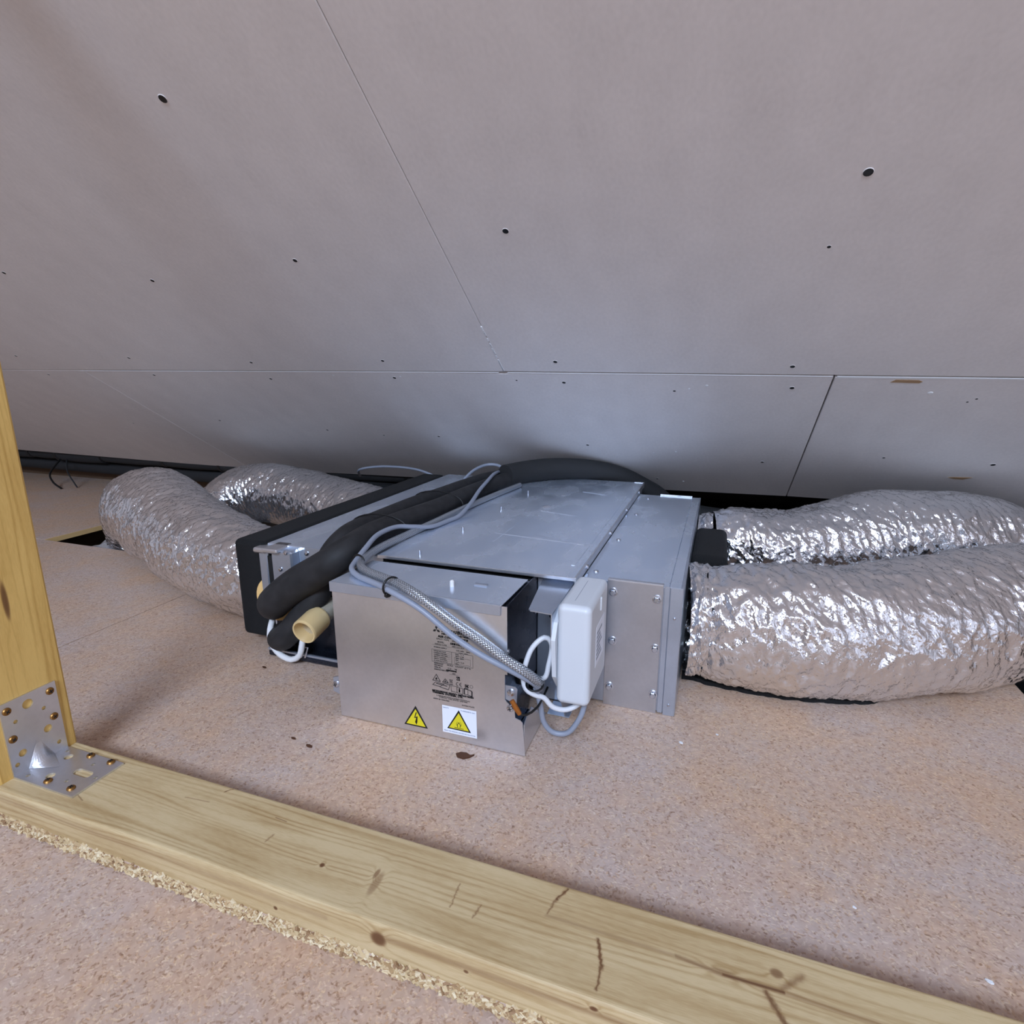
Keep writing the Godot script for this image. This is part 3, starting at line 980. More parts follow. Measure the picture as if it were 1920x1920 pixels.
func build_unit() -> void:
	unit = thing("ducted_air_conditioner", "low galvanised ducted air conditioner lying on the chipboard floor", "air conditioner", Vector3(-0.4, 0, -1.15))
	var u := unit
	# coil section on the left, fan section in the middle
	part(u, "coil_casing", gbox(-0.735, -0.5, 0.006, 0.203, -1.52, -0.785, 0.001), M.dusty_zinc)
	part(u, "fan_casing", gbox(-0.4985, -0.179, 0.006, 0.2095, -1.52, -0.79, 0.001), M.galvanised)
	var lid := Geo.new()
	lid.box(Vector3(-0.499, 0.2098, -1.526), Vector3(-0.176, 0.2122, -0.766), 0.0006)
	part(u, "top_panel", lid, M.dusty_zinc)
	# folded rims and pressed beads of the top panel
	var rim := Geo.new()
	rim.box(Vector3(-0.178, 0.2005, -1.526), Vector3(-0.1752, 0.2134, -0.766), 0.0004)
	rim.box(Vector3(-0.499, 0.2075, -0.7675), Vector3(-0.1752, 0.2127, -0.7655), 0.0004)
	rim.box(Vector3(-0.20, 0.2105, -1.526), Vector3(-0.1752, 0.2138, -1.520), 0.0005)
	part(u, "panel_rim", rim, M.zinc_sheet)
	for q in [[-0.47, -0.20, -0.93], [-0.44, -0.26, -1.12], [-0.40, -0.24, -1.34]]:
		var bd := Geo.new()
		bd.tube(curve([Vector3(q[0] + 0.1, 0.2114, q[2] - 0.02), Vector3(q[1], 0.2114, q[2] + 0.0)]), 0.0016, 8)
		part(u, "pressed_bead", bd, M.dusty_zinc)
	var bead := Geo.new()
	bead.box(Vector3(-0.196, 0.2116, -1.47), Vector3(-0.190, 0.2132, -0.82), 0.0007)
	part(u, "pressed_bead", bead, M.dusty_zinc)
	var b2 := Geo.new()
	b2.box(Vector3(-0.355, 0.2116, -1.12), Vector3(-0.352, 0.2126, -0.90), 0.0004, Transform3D())
	part(u, "pressed_bead", b2, M.dusty_zinc)
	# end plates at the front
	part(u, "end_plate", gbox(-0.655, -0.5, 0.006, 0.2035, -0.7868, -0.7838), M.galvanised)
	part(u, "end_plate", gbox(-0.4995, -0.176, 0.0, 0.2, -0.7905, -0.7875), M.dark_metal)
	# dark throat where the pipes leave
	part(u, "pipe_plate", gbox(-0.728, -0.5, 0.012, 0.122, -0.7838, -0.7815), M.dark_metal)
	part(u, "drain_pan", gbox(-0.732, -0.49, 0.0008, 0.0135, -1.0, -0.757, 0.003), M.dark_metal)
	var lipg := gbox(-0.732, -0.49, 0.012, 0.0165, -0.762, -0.757, 0.0008)
	part(u, "pan_lip", lipg, M.galvanised)
	var clip := Geo.new()
	clip.tube(PackedVector3Array([Vector3(-0.664, 0.012, -0.755), Vector3(-0.66, 0.032, -0.755), Vector3(-0.642, 0.032, -0.755), Vector3(-0.65, 0.012, -0.755)]), 0.0018, 8)
	part(u, "pan_clip", clip, M.zinc_sheet)
	# hanging bracket at the corner: two folded plates
	for q in [[-0.742, -0.722, -0.790, -0.768], [-0.712, -0.668, -0.787, -0.765]]:
		part(u, "corner_bracket", gbox(q[0], q[1], 0.118, 0.1985, q[2], q[3], 0.003), M.galvanised)
	part(u, "bracket_tab", gbox(-0.748, -0.722, 0.191, 0.2, -0.79, -0.762, 0.003), M.zinc_sheet)
	part(u, "bracket_tab", gbox(-0.722, -0.69, 0.1955, 0.203, -0.80, -0.755, 0.003), M.zinc_sheet)
	part(u, "bracket_gap", gbox(-0.7225, -0.7115, 0.118, 0.186, -0.7815, -0.7685), M.dark_void)
	var pm := pan_mesh(0.0042, 0.0032, M.bright_screw)
	for q in [[-0.679, 0.197, -0.765], [-0.651, 0.193, -0.7838], [-0.693, 0.166, -0.765], [-0.684, 0.138, -0.765], [-0.606, 0.18, -0.7838]]:
		put(u, "screw", pm, frame(Vector3(q[0], q[1], q[2]), Vector3(0, 0, 1)))
	# round trade studs on the top panel
	var st := Geo.new()
	st.lathe([Vector2(0.0021, 0.0), Vector2(0.0019, 0.007), Vector2(0.0011, 0.0082), Vector2(0, 0.0083)], 10)
	var stm := st.mesh()
	stm.surface_set_material(0, M.bright_screw)
	for q in [[-0.437, -0.792], [-0.430, -0.944], [-0.422, -1.122], [-0.418, -1.294]]:
		put(u, "stud", stm, frame(Vector3(q[0], 0.2121, q[1]), Vector3.UP))
	var dome := Geo.new()
	dome.lathe([Vector2(0.011, 0.0), Vector2(0.008, 0.0014), Vector2(0.0045, 0.0030), Vector2(0, 0.0034)], 18)
	var dm := dome.mesh()
	dm.surface_set_material(0, M.zinc_sheet)
	for q in [[-0.338, -1.178, 1.0], [-0.334, -1.305, 0.6]]:
		put(u, "dome_rivet", dm, Transform3D(frame(Vector3.ZERO, Vector3.UP).basis.scaled(Vector3.ONE * q[2]), Vector3(q[0], 0.2120, q[1])))
	for z in [-0.837, -1.037, -1.229, -1.424]:
		put(u, "rim_screw", pm, frame(Vector3(-0.1752, 0.2070, z), Vector3(1, 0.25, 0)))
	# outlet plenum on the right: a sheet metal box
	var pl := part(u, "outlet_plenum", gbox(-0.174, -0.034, 0.003, 0.1985, -1.436, -0.807, 0.0008), M.galvanised)
	part(pl, "plenum_top", gbox(-0.1745, -0.050, 0.1985, 0.2, -1.437, -0.806), M.dusty_zinc)
	part(pl, "plenum_top_edge", gbox(-0.0495, -0.031, 0.1985, 0.2008, -1.437, -0.806), M.dusty_zinc)
	part(pl, "front_cover", gbox(-0.137, -0.0575, 0.0, 0.2025, -0.8068, -0.8045), M.cover_zinc)
	part(pl, "cover_fold", gbox(-0.137, -0.0575, 0.2005, 0.2035, -0.812, -0.8042, 0.0006), M.zinc_sheet)
	part(pl, "corner_strip", gbox(-0.0562, -0.0485, 0.002, 0.2018, -0.8068, -0.8052), M.galvanised)
	part(pl, "corner_strip", gbox(-0.0478, -0.0315, -0.0, 0.2005, -0.8075, -0.8042), M.galvanised)
	part(pl, "side_flange", gbox(-0.034, -0.0305, 0.001, 0.2012, -1.438, -0.8045), M.galvanised)
	part(pl, "back_fold", gbox(-0.125, -0.05, 0.2, 0.2035, -1.44, -1.437), M.zinc_sheet)
	part(pl, "rear_leg", gbox(-0.152, -0.139, 0.003, 0.03, -0.83, -0.808), M.galvanised)
	var bm := bolt_mesh(0.0044, 0.0055, M.bright_screw)
	for q in [[-0.1283, 0.1838], [-0.0657, 0.1807], [-0.1267, 0.1069], [-0.0643, 0.1045], [-0.1285, 0.0316], [-0.0632, 0.0302]]:
		put(pl, "bolt", bm, frame(Vector3(q[0], q[1], -0.8045), Vector3(0, 0, 1)))
	for q in [[-0.161, -0.838], [-0.157, -1.019], [-0.1535, -1.223], [-0.149, -1.3915]]:
		put(pl, "bolt", pm, frame(Vector3(q[0], 0.2, q[1]), Vector3.UP))
	for y in [0.017, 0.155]:
		put(pl, "rivet", pm, Transform3D(frame(Vector3.ZERO, Vector3(0, 0, 1)).basis.scaled(Vector3.ONE * 0.5), Vector3(-0.04, y, -0.8042)))
	# inlet plenum wrapped in black foam
	var fo := Geo.new()
	fo.pillow(Vector3(-0.806, 0.022, -1.50), Vector3(-0.736, 0.2055, -0.778), 0.010, 4)
	part(u, "foam_wrap", fo, M.black_foam, "black foam wrap round the inlet end")
	# drain socket: clear tube with an amber end
	var ax := Vector3(0.02, -0.2, 1.0).normalized()
	var c0 := Vector3(-0.605, 0.106, -0.7815)
	var tb := Geo.new()
	tb.lathe([Vector2(0.0175, 0.0), Vector2(0.0175, 0.062)], 28, frame(c0, ax))
	tb.lathe([Vector2(0.0160, 0.062), Vector2(0.0160, 0.0)], 28, frame(c0, ax))
	part(u, "drain_tube", tb, M.clear_plastic, "clear plastic drain tube")
	var tc := Geo.new()
	var ft := frame(c0 + ax * 0.036, ax)
	tc.lathe([Vector2(0.0176, 0.0), Vector2(0.0205, 0.001), Vector2(0.0215, 0.004), Vector2(0.0215, 0.042), Vector2(0.0205, 0.0445), Vector2(0.0182, 0.0445), Vector2(0.0178, 0.043), Vector2(0.0172, 0.012)], 32, ft)
	part(u, "drain_socket", tc, M.amber_plastic, "amber plastic socket on the drain tube")
	var td := Geo.new()
	td.lathe([Vector2(0.0178, 0.013), Vector2(0.010, 0.010), Vector2(0.0, 0.012)], 20, ft)
	part(u, "drain_stopper", td, M.clear_plastic)
	# foam washers round the two pipes
	var w1 := Geo.new()
	w1.lathe([Vector2(0.016, 0.0), Vector2(0.041, 0.0), Vector2(0.041, 0.006), Vector2(0.016, 0.006)], 30, frame(Vector3(-0.721, 0.1035, -0.7815), Vector3(0, 0, 1)), false)
	part(u, "pipe_washer", w1, M.cream_foam, "cream foam washer round the upper pipe")
	var w2 := Geo.new()
	w2.tube(curve([Vector3(-0.722, 0.085, -0.776), Vector3(-0.7105, 0.060, -0.745), Vector3(-0.7075, 0.036, -0.742), Vector3(-0.692, 0.0175, -0.742), Vector3(-0.668, 0.0115, -0.742), Vector3(-0.649, 0.0235, -0.742), Vector3(-0.6435, 0.046, -0.744), Vector3(-0.65, 0.07, -0.765)]), 0.0052, 10)
	part(u, "pipe_washer", w2, M.white_foam, "white foam washer under the lower pipe")
	var w3 := Geo.new()
	w3.prism(PackedVector2Array([Vector2(-0.70, 0.128), Vector2(-0.614, 0.163), Vector2(-0.607, 0.162), Vector2(-0.68, 0.112)]), -0.7805, -0.774)
	part(u, "foam_strip", w3, M.white_foam)
	var drum := Geo.new()
	drum.lathe([Vector2(0.045, 0.0), Vector2(0.045, 0.02), Vector2(0.03, 0.024), Vector2(0.0, 0.024)], 26, frame(Vector3(-0.53, 0.055, -0.7815), Vector3(0, 0, 1)))
	part(u, "motor_cap", drum, M.black_plastic)
	var kn := Geo.new()
	kn.pillow(Vector3(-0.630, 0.158, -0.7838), Vector3(-0.612, 0.176, -0.770), 0.005, 3)
	part(u, "cable_clip", kn, M.black_plastic)

func text_geo(g: Geo, s: String, at: Vector3, height: float, width := 0.0, bold := false) -> void:
	var f := SystemFont.new()
	f.font_names = PackedStringArray(["Droid Sans"])
	if bold:
		f.font_weight = 800
	var tm := TextMesh.new()
	tm.text = s
	tm.font = f
	tm.font_size = 32
	tm.pixel_size = 0.01
	tm.depth = 0.0
	tm.curve_step = 2.0
	tm.horizontal_alignment = HORIZONTAL_ALIGNMENT_LEFT
	tm.vertical_alignment = VERTICAL_ALIGNMENT_BOTTOM
	if tm.get_surface_count() == 0:
		return
	var bb := tm.get_aabb()
	var k := height / 0.24
	var kx := k if width <= 0.0 else width / bb.size.x
	for w in ([0.0, 0.00022, -0.00022] if bold else [0.0, 0.00012]):
		g.add_mesh(tm, Transform3D(Basis(Vector3(kx, 0, 0), Vector3(0, k, 0), Vector3(0, 0, 1)), at + Vector3(w, w * 0.5, 0) - Vector3(bb.position.x * kx, bb.position.y * k, 0)))

func line_geo(g: Geo, a: Vector2, b: Vector2, w: float, z: float) -> void:
	var d := (b - a).normalized() * w * 0.5
	var p := Vector2(-d.y, d.x)
	g.quad(Vector3(a.x - d.x + p.x, a.y - d.y + p.y, z), Vector3(b.x + d.x + p.x, b.y + d.y + p.y, z), Vector3(b.x + d.x - p.x, b.y + d.y - p.y, z), Vector3(a.x - d.x - p.x, a.y - d.y - p.y, z), Vector3(0, 0, 1))

func poly_line(g: Geo, pts: Array, w: float, z: float, closed := true) -> void:
	for k in pts.size() - (0 if closed else 1):
		line_geo(g, pts[k], pts[(k + 1) % pts.size()], w, z)

func flat(g: Geo, pts: Array, z: float) -> void:
	var poly := PackedVector2Array(pts)
	var ti := Geometry2D.triangulate_polygon(poly)
	for k in range(0, ti.size(), 3):
		g.tri(Vector3(poly[ti[k]].x, poly[ti[k]].y, z), Vector3(poly[ti[k + 1]].x, poly[ti[k + 1]].y, z), Vector3(poly[ti[k + 2]].x, poly[ti[k + 2]].y, z), Vector3(0, 0, 1))

func build_control_box() -> void:
	var zf := -0.643
	var u := unit
	var cb := part(u, "control_box", gbox(-0.4945, -0.2395, 0.004, 0.2055, -0.751, -0.6465), M.dark_metal, "electrical box on the end of the machine")
	# front cover: flat sheet with a cut corner low on the right
	var fc := Geo.new()
	fc.prism(PackedVector2Array([Vector2(-0.4965, 0.0015), Vector2(-0.2095, 0.0015), Vector2(-0.2135, 0.050), Vector2(-0.2165, 0.053), Vector2(-0.2235, 0.055), Vector2(-0.2245, 0.066), Vector2(-0.2378, 0.079), Vector2(-0.2378, 0.1156), Vector2(-0.2345, 0.1156), Vector2(-0.2345, 0.2095), Vector2(-0.4965, 0.2095)]), zf - 0.0013, zf)
	part(cb, "front_cover", fc, M.zinc_sheet, "bright zinc front cover with printed rating plate")
	part(cb, "side_sheet", gbox(-0.2395, -0.2383, 0.05, 0.2060, -0.786, -0.645), M.dark_metal)
	# lid with a turned-down front lip
	var ld := Geo.new()
	ld.box(Vector3(-0.4985, -0.0012, -0.1095), Vector3(-0.2415, 0.0008, 0.0), 0.0006, Transform3D(Basis(Vector3(1, 0, 0), -0.030), Vector3(0, 0.2110, -0.6405)))
	part(cb, "lid", ld, M.dusty_zinc)
	part(cb, "lid_lip", gbox(-0.4985, -0.2425, 0.1975, 0.2119, -0.6425, -0.6400, 0.0006), M.galvanised)
	part(cb, "lid_gap", gbox(-0.497, -0.24, 0.190, 0.1985, -0.7875, -0.7505), M.dark_void)
	# fittings on the lid
	var st := Geo.new()
	st.lathe([Vector2(0.0032, 0.0), Vector2(0.0030, 0.008), Vector2(0.0015, 0.0095), Vector2(0, 0.0096)], 12, frame(Vector3(-0.330, 0.2098, -0.685), Vector3.UP))
	part(cb, "lid_stud", st, M.white_foam)
	part(cb, "lid_boss", gbox(-0.304, -0.284, 0.2090, 0.2122, -0.7055, -0.6985, 0.001), M.galvanised)
	# bottom tray whose side lip shows on the right
	var tr := Geo.new()
	tr.prism(PackedVector2Array([Vector2(-0.645, 0.0015), Vector2(-0.645, 0.046), Vector2(-0.66, 0.0535), Vector2(-0.676, 0.055), Vector2(-0.72, 0.020), Vector2(-0.75, 0.0015)]), -0.2125, -0.2112, Transform3D(Basis(Vector3(0, 0, 1), Vector3(0, 1, 0), Vector3(1, 0, 0)), Vector3.ZERO))
	part(cb, "tray_side", tr, M.zinc_sheet)
	part(cb, "tray_bottom", gbox(-0.4945, -0.2125, 0.0008, 0.002, -0.75, -0.6445), M.dark_metal)
	# earth tab, screws and lug
	var tab := Geo.new()
	tab.prism(PackedVector2Array([Vector2(-0.2378, 0.0792), Vector2(-0.2225, 0.0745), Vector2(-0.2215, 0.096), Vector2(-0.2245, 0.0992), Vector2(-0.2378, 0.0995)]), -0.6465, -0.6450)
	part(cb, "earth_tab", tab, M.galvanised)
	var pm := pan_mesh(0.0052, 0.0034, M.bright_screw)
	put(cb, "screw", pm, frame(Vector3(-0.2301, 0.0900, -0.6448), Vector3(0, 0, 1)))
	put(cb, "screw", pm, frame(Vector3(-0.2301, 0.0684, zf), Vector3(0, 0, 1)))
	var lt := Geo.new()
	lt.prism(PackedVector2Array([Vector2(-0.5085, 0.038), Vector2(-0.4965, 0.034), Vector2(-0.4965, 0.064), Vector2(-0.507, 0.060)]), zf - 0.0035, zf - 0.0015)
	part(cb, "side_tab", lt, M.galvanised)
	put(cb, "screw", pm, frame(Vector3(-0.5025, 0.050, zf - 0.0015), Vector3(0, 0, 1)))
	for sp in [Vector3(-0.2301, 0.0684, zf + 0.0033), Vector3(-0.5025, 0.050, zf + 0.0018)]:
		var rc := Geo.new()
		for a in [0.3, 0.3 + PI / 2]:
			rc.box(Vector3(-0.0026, -0.0004, -0.001), Vector3(0.0026, 0.0004, 0.0004), 0.0, Transform3D(Basis(Vector3(0, 0, 1), a), sp))
		part(cb, "screw_recess", rc, M.recess)
	var lg := Geo.new()
	lg.tube(PackedVector3Array([Vector3(-0.2262, 0.0842, -0.637), Vector3(-0.2195, 0.073, -0.637), Vector3(-0.2155, 0.066, -0.638)]), [0.0032, 0.0036, 0.003], 10)
	part(cb, "earth_lug", lg, M.copper_lug, "copper coloured cable lug")
	var ew := Geo.new()
	ew.tube(curve([Vector3(-0.2155, 0.066, -0.638), Vector3(-0.208, 0.064, -0.642), Vector3(-0.198, 0.067, -0.66), Vector3(-0.196, 0.074, -0.70)]), 0.0016, 8)
	part(cb, "earth_wire", ew, M.black_plastic)
	# slots punched in the dark side and its screws
	var sm := pan_mesh(0.0036, 0.003, M.bright_screw)
	for q in [[-0.655, 0.143], [-0.775, 0.15]]:
		put(cb, "screw", sm, frame(Vector3(-0.2383, q[1], q[0]), Vector3(1, 0, 0)))
	# grommet where the cables enter
	var gr := Geo.new()
	gr.lathe([Vector2(0.004, 0.006), Vector2(0.014, 0.007), Vector2(0.018, 0.003), Vector2(0.018, 0.0)], 20, frame(Vector3(-0.2383, 0.085, -0.71), Vector3(1, 0, 0)))
	part(cb, "cable_grommet", gr, M.black_plastic)
	# ---- rating plate printed on the cover
	var z := zf + 0.00025
	var g := Geo.new()
	var cx := -0.3345
	# three rhombs
	var rh := func(c: Vector2, ang: float) -> void:
		var d := Vector2(cos(ang), sin(ang))
		var p := Vector2(-d.y, d.x)
		flat(g, [c, c + d * 0.0031 + p * 0.0018, c + d * 0.0062, c + d * 0.0031 - p * 0.0018], z)
	for a in [PI / 2, PI / 2 + TAU / 3, PI / 2 - TAU / 3]:
		rh.call(Vector2(cx, 0.1638), a)
	text_geo(g, "MITSUBISHI", Vector3(-0.3268, 0.1615, z), 0.0046, 0.0415, true)
	text_geo(g, "HEAVY INDUSTRIES", Vector3(-0.3268, 0.1578, z), 0.0026, 0.0415, true)
	text_geo(g, "AIR CONDITIONER", Vector3(-0.3325, 0.1532, z), 0.0031, 0.044, true)
	text_geo(g, "SPLIT TYPE - INDOOR UNIT", Vector3(-0.335, 0.1496, z), 0.0023, 0.048)
	text_geo(g, "MODEL", Vector3(-0.3335, 0.1452, z), 0.0023, 0.0095)
	text_geo(g, "SRR15ZS-W", Vector3(-0.3145, 0.1452, z), 0.0031, 0.0225, true)
	text_geo(g, "SERVICE CODE", Vector3(-0.3375, 0.1420, z), 0.0019, 0.0175)
	text_geo(g, "SRR15ZS-W/A", Vector3(-0.3125, 0.1420, z), 0.0019, 0.018)
	line_geo(g, Vector2(-0.342, 0.1412), Vector2(-0.283, 0.1412), 0.0002, z)
	text_geo(g, "POWER SUPPLY", Vector3(-0.339, 0.1372, z), 0.0019, 0.019)
	text_geo(g, "220-240V~ 50Hz", Vector3(-0.3065, 0.1372, z), 0.0019, 0.02)
	text_geo(g, "220V~ 60Hz", Vector3(-0.303, 0.1343, z), 0.0017, 0.014)
	poly_line(g, [Vector2(-0.3425, 0.1345), Vector2(-0.2825, 0.1345), Vector2(-0.2825, 0.1165), Vector2(-0.3425, 0.1165)], 0.0003, z)
	line_geo(g, Vector2(-0.3131, 0.1345), Vector2(-0.3131, 0.1165), 0.0003, z)
	var rows := ["RATED VOLTAGE", "CURRENT COOLING", "CURRENT HEATING", "INPUT COOLING", "INPUT HEATING", "CAPACITY"]
	for k in rows.size():
		text_geo(g, rows[k], Vector3(-0.3395, 0.1317 - k * 0.0028, z), 0.0016, 0.018 + 0.001 * (k % 3))
		line_geo(g, Vector2(-0.32, 0.1314 - k * 0.0028), Vector2(-0.3131, 0.1314 - k * 0.0028), 0.00015, z)
		text_geo(g, ["MAX  7.1 A", "INPUT 1.65 kW", "50Hz  60Hz", "kW", "2.0 / 2.0", "MPa"][k], Vector3(-0.3075, 0.1317 - k * 0.0028, z), 0.0016, 0.012 if k != 3 and k != 5 else 0.004)
	poly_line(g, [Vector2(-0.3095, 0.1275), Vector2(-0.286, 0.1275), Vector2(-0.286, 0.1185), Vector2(-0.3095, 0.1185)], 0.0002, z)
	text_geo(g, "REFRIGERANT", Vector3(-0.3395, 0.1136, z), 0.0018, 0.014)
	text_geo(g, "R32  GWP 675", Vector3(-0.320, 0.1136, z), 0.0018, 0.034)
	text_geo(g, "UNIT WEIGHT", Vector3(-0.3395, 0.1106, z), 0.0018, 0.013)
	text_geo(g, "21.0", Vector3(-0.3195, 0.1086, z), 0.0020, 0.005)
	text_geo(g, "kg", Vector3(-0.309, 0.1086, z), 0.0020, 0.003)
	text_geo(g, "SERIAL No.", Vector3(-0.3395, 0.1076, z), 0.0018, 0.010)
	text_geo(g, "MANUFACTURED YEAR", Vector3(-0.3395, 0.1044, z), 0.0018, 0.021)
	text_geo(g, "A00500098", Vector3(-0.322, 0.1058, z), 0.0021, 0.0155, true)
	text_geo(g, "2022", Vector3(-0.313, 0.1022, z), 0.0021, 0.005)
	line_geo(g, Vector2(-0.317, 0.1015), Vector2(-0.304, 0.1015), 0.0002, z)
	# warning triangles, bin, marks, manuals
	poly_line(g, [Vector2(-0.3370, 0.0975), Vector2(-0.3425, 0.0880), Vector2(-0.3312, 0.0880)], 0.0008, z)
	flat(g, [Vector2(-0.3370, 0.0938), Vector2(-0.3388, 0.0905), Vector2(-0.3370, 0.0892), Vector2(-0.3352, 0.0905)], z)
	poly_line(g, [Vector2(-0.3237, 0.0932), Vector2(-0.3277, 0.0878), Vector2(-0.3192, 0.0878)], 0.0008, z)
	flat(g, [Vector2(-0.3237, 0.0915), Vector2(-0.3252, 0.0888), Vector2(-0.3222, 0.0888)], z)
	poly_line(g, [Vector2(-0.3168, 0.0935), Vector2(-0.3132, 0.0935), Vector2(-0.3138, 0.0893), Vector2(-0.3162, 0.0893)], 0.0004, z)
	line_geo(g, Vector2(-0.3172, 0.0938), Vector2(-0.3128, 0.0888), 0.0004, z)
	line_geo(g, Vector2(-0.3128, 0.0938), Vector2(-0.3172, 0.0888), 0.0004, z)
	line_geo(g, Vector2(-0.3172, 0.0868), Vector2(-0.3130, 0.0868), 0.0009, z)
	text_geo(g, "UK", Vector3(-0.3065, 0.0975, z), 0.0026, 0.0048, true)
	text_geo(g, "CA", Vector3(-0.3065, 0.0943, z), 0.0026, 0.0048, true)
	for q in [[-0.3048, 0.0], [-0.2998, 1.0]]:
		for k in 8:
			var a0 := PI * 0.5 + PI * k / 8.0
			var a1 := PI * 0.5 + PI * (k + 1) / 8.0
			line_geo(g, Vector2(q[0], 0.0888) + Vector2(cos(a0), sin(a0)) * 0.0026, Vector2(q[0], 0.0888) + Vector2(cos(a1), sin(a1)) * 0.0026, 0.0006, z)
	line_geo(g, Vector2(-0.3022, 0.0888), Vector2(-0.3000, 0.0888), 0.0006, z)
	text_geo(g, "EAC", Vector3(-0.2945, 0.0862, z), 0.0046, 0.0055, true)
	for k in 12:
		var a0 := TAU * k / 12.0
		var a1 := TAU * (k + 1) / 12.0
		line_geo(g, Vector2(-0.2852, 0.0888) + Vector2(cos(a0), sin(a0)) * 0.0022, Vector2(-0.2852, 0.0888) + Vector2(cos(a1), sin(a1)) * 0.0022, 0.00035, z)
	# open manual
	poly_line(g, [Vector2(-0.3385, 0.0860), Vector2(-0.3270, 0.0850), Vector2(-0.3235, 0.0862), Vector2(-0.3165, 0.0850), Vector2(-0.3195, 0.0775), Vector2(-0.3285, 0.0790), Vector2(-0.3330, 0.0800), Vector2(-0.3428, 0.0812)], 0.0007, z)
	line_geo(g, Vector2(-0.3370, 0.0840), Vector2(-0.3215, 0.0825), 0.0010, z)
	line_geo(g, Vector2(-0.3258, 0.0850), Vector2(-0.3318, 0.0800), 0.0005, z)
	poly_line(g, [Vector2(-0.3150, 0.0848), Vector2(-0.3065, 0.0848), Vector2(-0.3065, 0.0762), Vector2(-0.3150, 0.0762)], 0.0005, z)
	poly_line(g, [Vector2(-0.3065, 0.0846), Vector2(-0.2985, 0.0836), Vector2(-0.2985, 0.0746), Vector2(-0.3065, 0.0762)], 0.0006, z)
	text_geo(g, "i", Vector3(-0.3038, 0.0772, z), 0.0056, 0.0018, true)
	for k in 3:
		poly_line(g, [Vector2(-0.2965 + k * 0.0006, 0.0836 + k * 0.0006), Vector2(-0.2905, 0.0836 + k * 0.0006), Vector2(-0.2905, 0.0757), Vector2(-0.2965 + k * 0.0006, 0.0757)], 0.0005, z)
		poly_line(g, [Vector2(-0.2905, 0.0836), Vector2(-0.2855 + k * 0.0008, 0.0826 - k * 0.0006), Vector2(-0.2855 + k * 0.0008, 0.0745 - k * 0.0004), Vector2(-0.2905, 0.0757)], 0.0005, z)
	text_geo(g, "MITSUBISHI HEAVY INDUSTRIES", Vector3(-0.3436, 0.0714, z), 0.0026, 0.0612, true)
	text_geo(g, "THERMAL SYSTEMS, LTD.", Vector3(-0.3436, 0.0683, z), 0.0026, 0.046, true)
	text_geo(g, "2-3 MARUNOUCHI 3-CHOME CHIYODA-KU", Vector3(-0.338, 0.0652, z), 0.0017, 0.05)
	text_geo(g, "TOKYO 100-8332 JAPAN", Vector3(-0.334, 0.0626, z), 0.0017, 0.042)
	text_geo(g, "MADE IN THAILAND", Vector3(-0.3425, 0.0596, z), 0.0017, 0.024)
	text_geo(g, "RATING PLATE", Vector3(-0.2995, 0.0575, z), 0.0017, 0.018)
	part(cb, "rating_print", g, M.print_black, "black printed rating plate")
	# ---- yellow lightning triangle
	var zt := zf + 0.0003
	var t1 := Geo.new()
	t1.prism(PackedVector2Array([Vector2(-0.3712, 0.0425), Vector2(-0.3902, 0.0100), Vector2(-0.3530, 0.0103)]), zf, zt)
	var s1 := part(cb, "warning_sticker", t1, M.print_black, "yellow triangle with a black lightning bolt")
	var t1b := Geo.new()
	flat(t1b, [Vector2(-0.3712, 0.0375), Vector2(-0.3866, 0.0122), Vector2(-0.3563, 0.0124)], zt + 0.00015)
	part(s1, "yellow_field", t1b, M.sticker_yellow)
	var t1c := Geo.new()
	flat(t1c, [Vector2(-0.3708, 0.0330), Vector2(-0.3738, 0.0232), Vector2(-0.3705, 0.0240), Vector2(-0.3712, 0.0165), Vector2(-0.3725, 0.0168), Vector2(-0.3704, 0.0132), Vector2(-0.3690, 0.0173), Vector2(-0.3700, 0.0172), Vector2(-0.3682, 0.0268), Vector2(-0.3718, 0.0252), Vector2(-0.3692, 0.0325)], zt + 0.0003)
	part(s1, "lightning_bolt", t1c, M.print_black)
	# ---- white sticker with a flame triangle
	var w := Geo.new()
	w.prism(PackedVector2Array([Vector2(-0.3296, 0.0527), Vector2(-0.2788, 0.0530), Vector2(-0.2783, 0.0119), Vector2(-0.3294, 0.0117)]), zf, zt)
	var s2 := part(cb, "warning_sticker", w, M.sticker_white, "white sticker with a yellow flame triangle")
	var w2 := Geo.new()
	flat(w2, [Vector2(-0.3046, 0.0500), Vector2(-0.3226, 0.0186), Vector2(-0.2868, 0.0184)], zt + 0.00015)
	part(s2, "triangle_border", w2, M.print_black)
	var w3 := Geo.new()
	flat(w3, [Vector2(-0.3046, 0.0455), Vector2(-0.3196, 0.0205), Vector2(-0.2899, 0.0204)], zt + 0.0003)
	part(s2, "yellow_field", w3, M.sticker_yellow)
	var w4 := Geo.new()
	poly_line(w4, [Vector2(-0.3066, 0.0236), Vector2(-0.3072, 0.0268), Vector2(-0.3048, 0.0308), Vector2(-0.3024, 0.0272), Vector2(-0.3030, 0.0238)], 0.0009, zt + 0.00045, false)
	poly_line(w4, [Vector2(-0.3076, 0.0262), Vector2(-0.3084, 0.0285), Vector2(-0.3068, 0.0318)], 0.0004, zt + 0.00045, false)
	poly_line(w4, [Vector2(-0.3018, 0.0262), Vector2(-0.3010, 0.0285), Vector2(-0.3028, 0.0318)], 0.0004, zt + 0.00045, false)
	line_geo(w4, Vector2(-0.3112, 0.0222), Vector2(-0.2982, 0.0220), 0.0009, zt + 0.00045)
	part(s2, "flame", w4, M.print_black)
	var w5 := Geo.new()
	text_geo(w5, "SAFETY", Vector3(-0.3285, 0.0490, zt + 0.0002), 0.0017, 0.009)
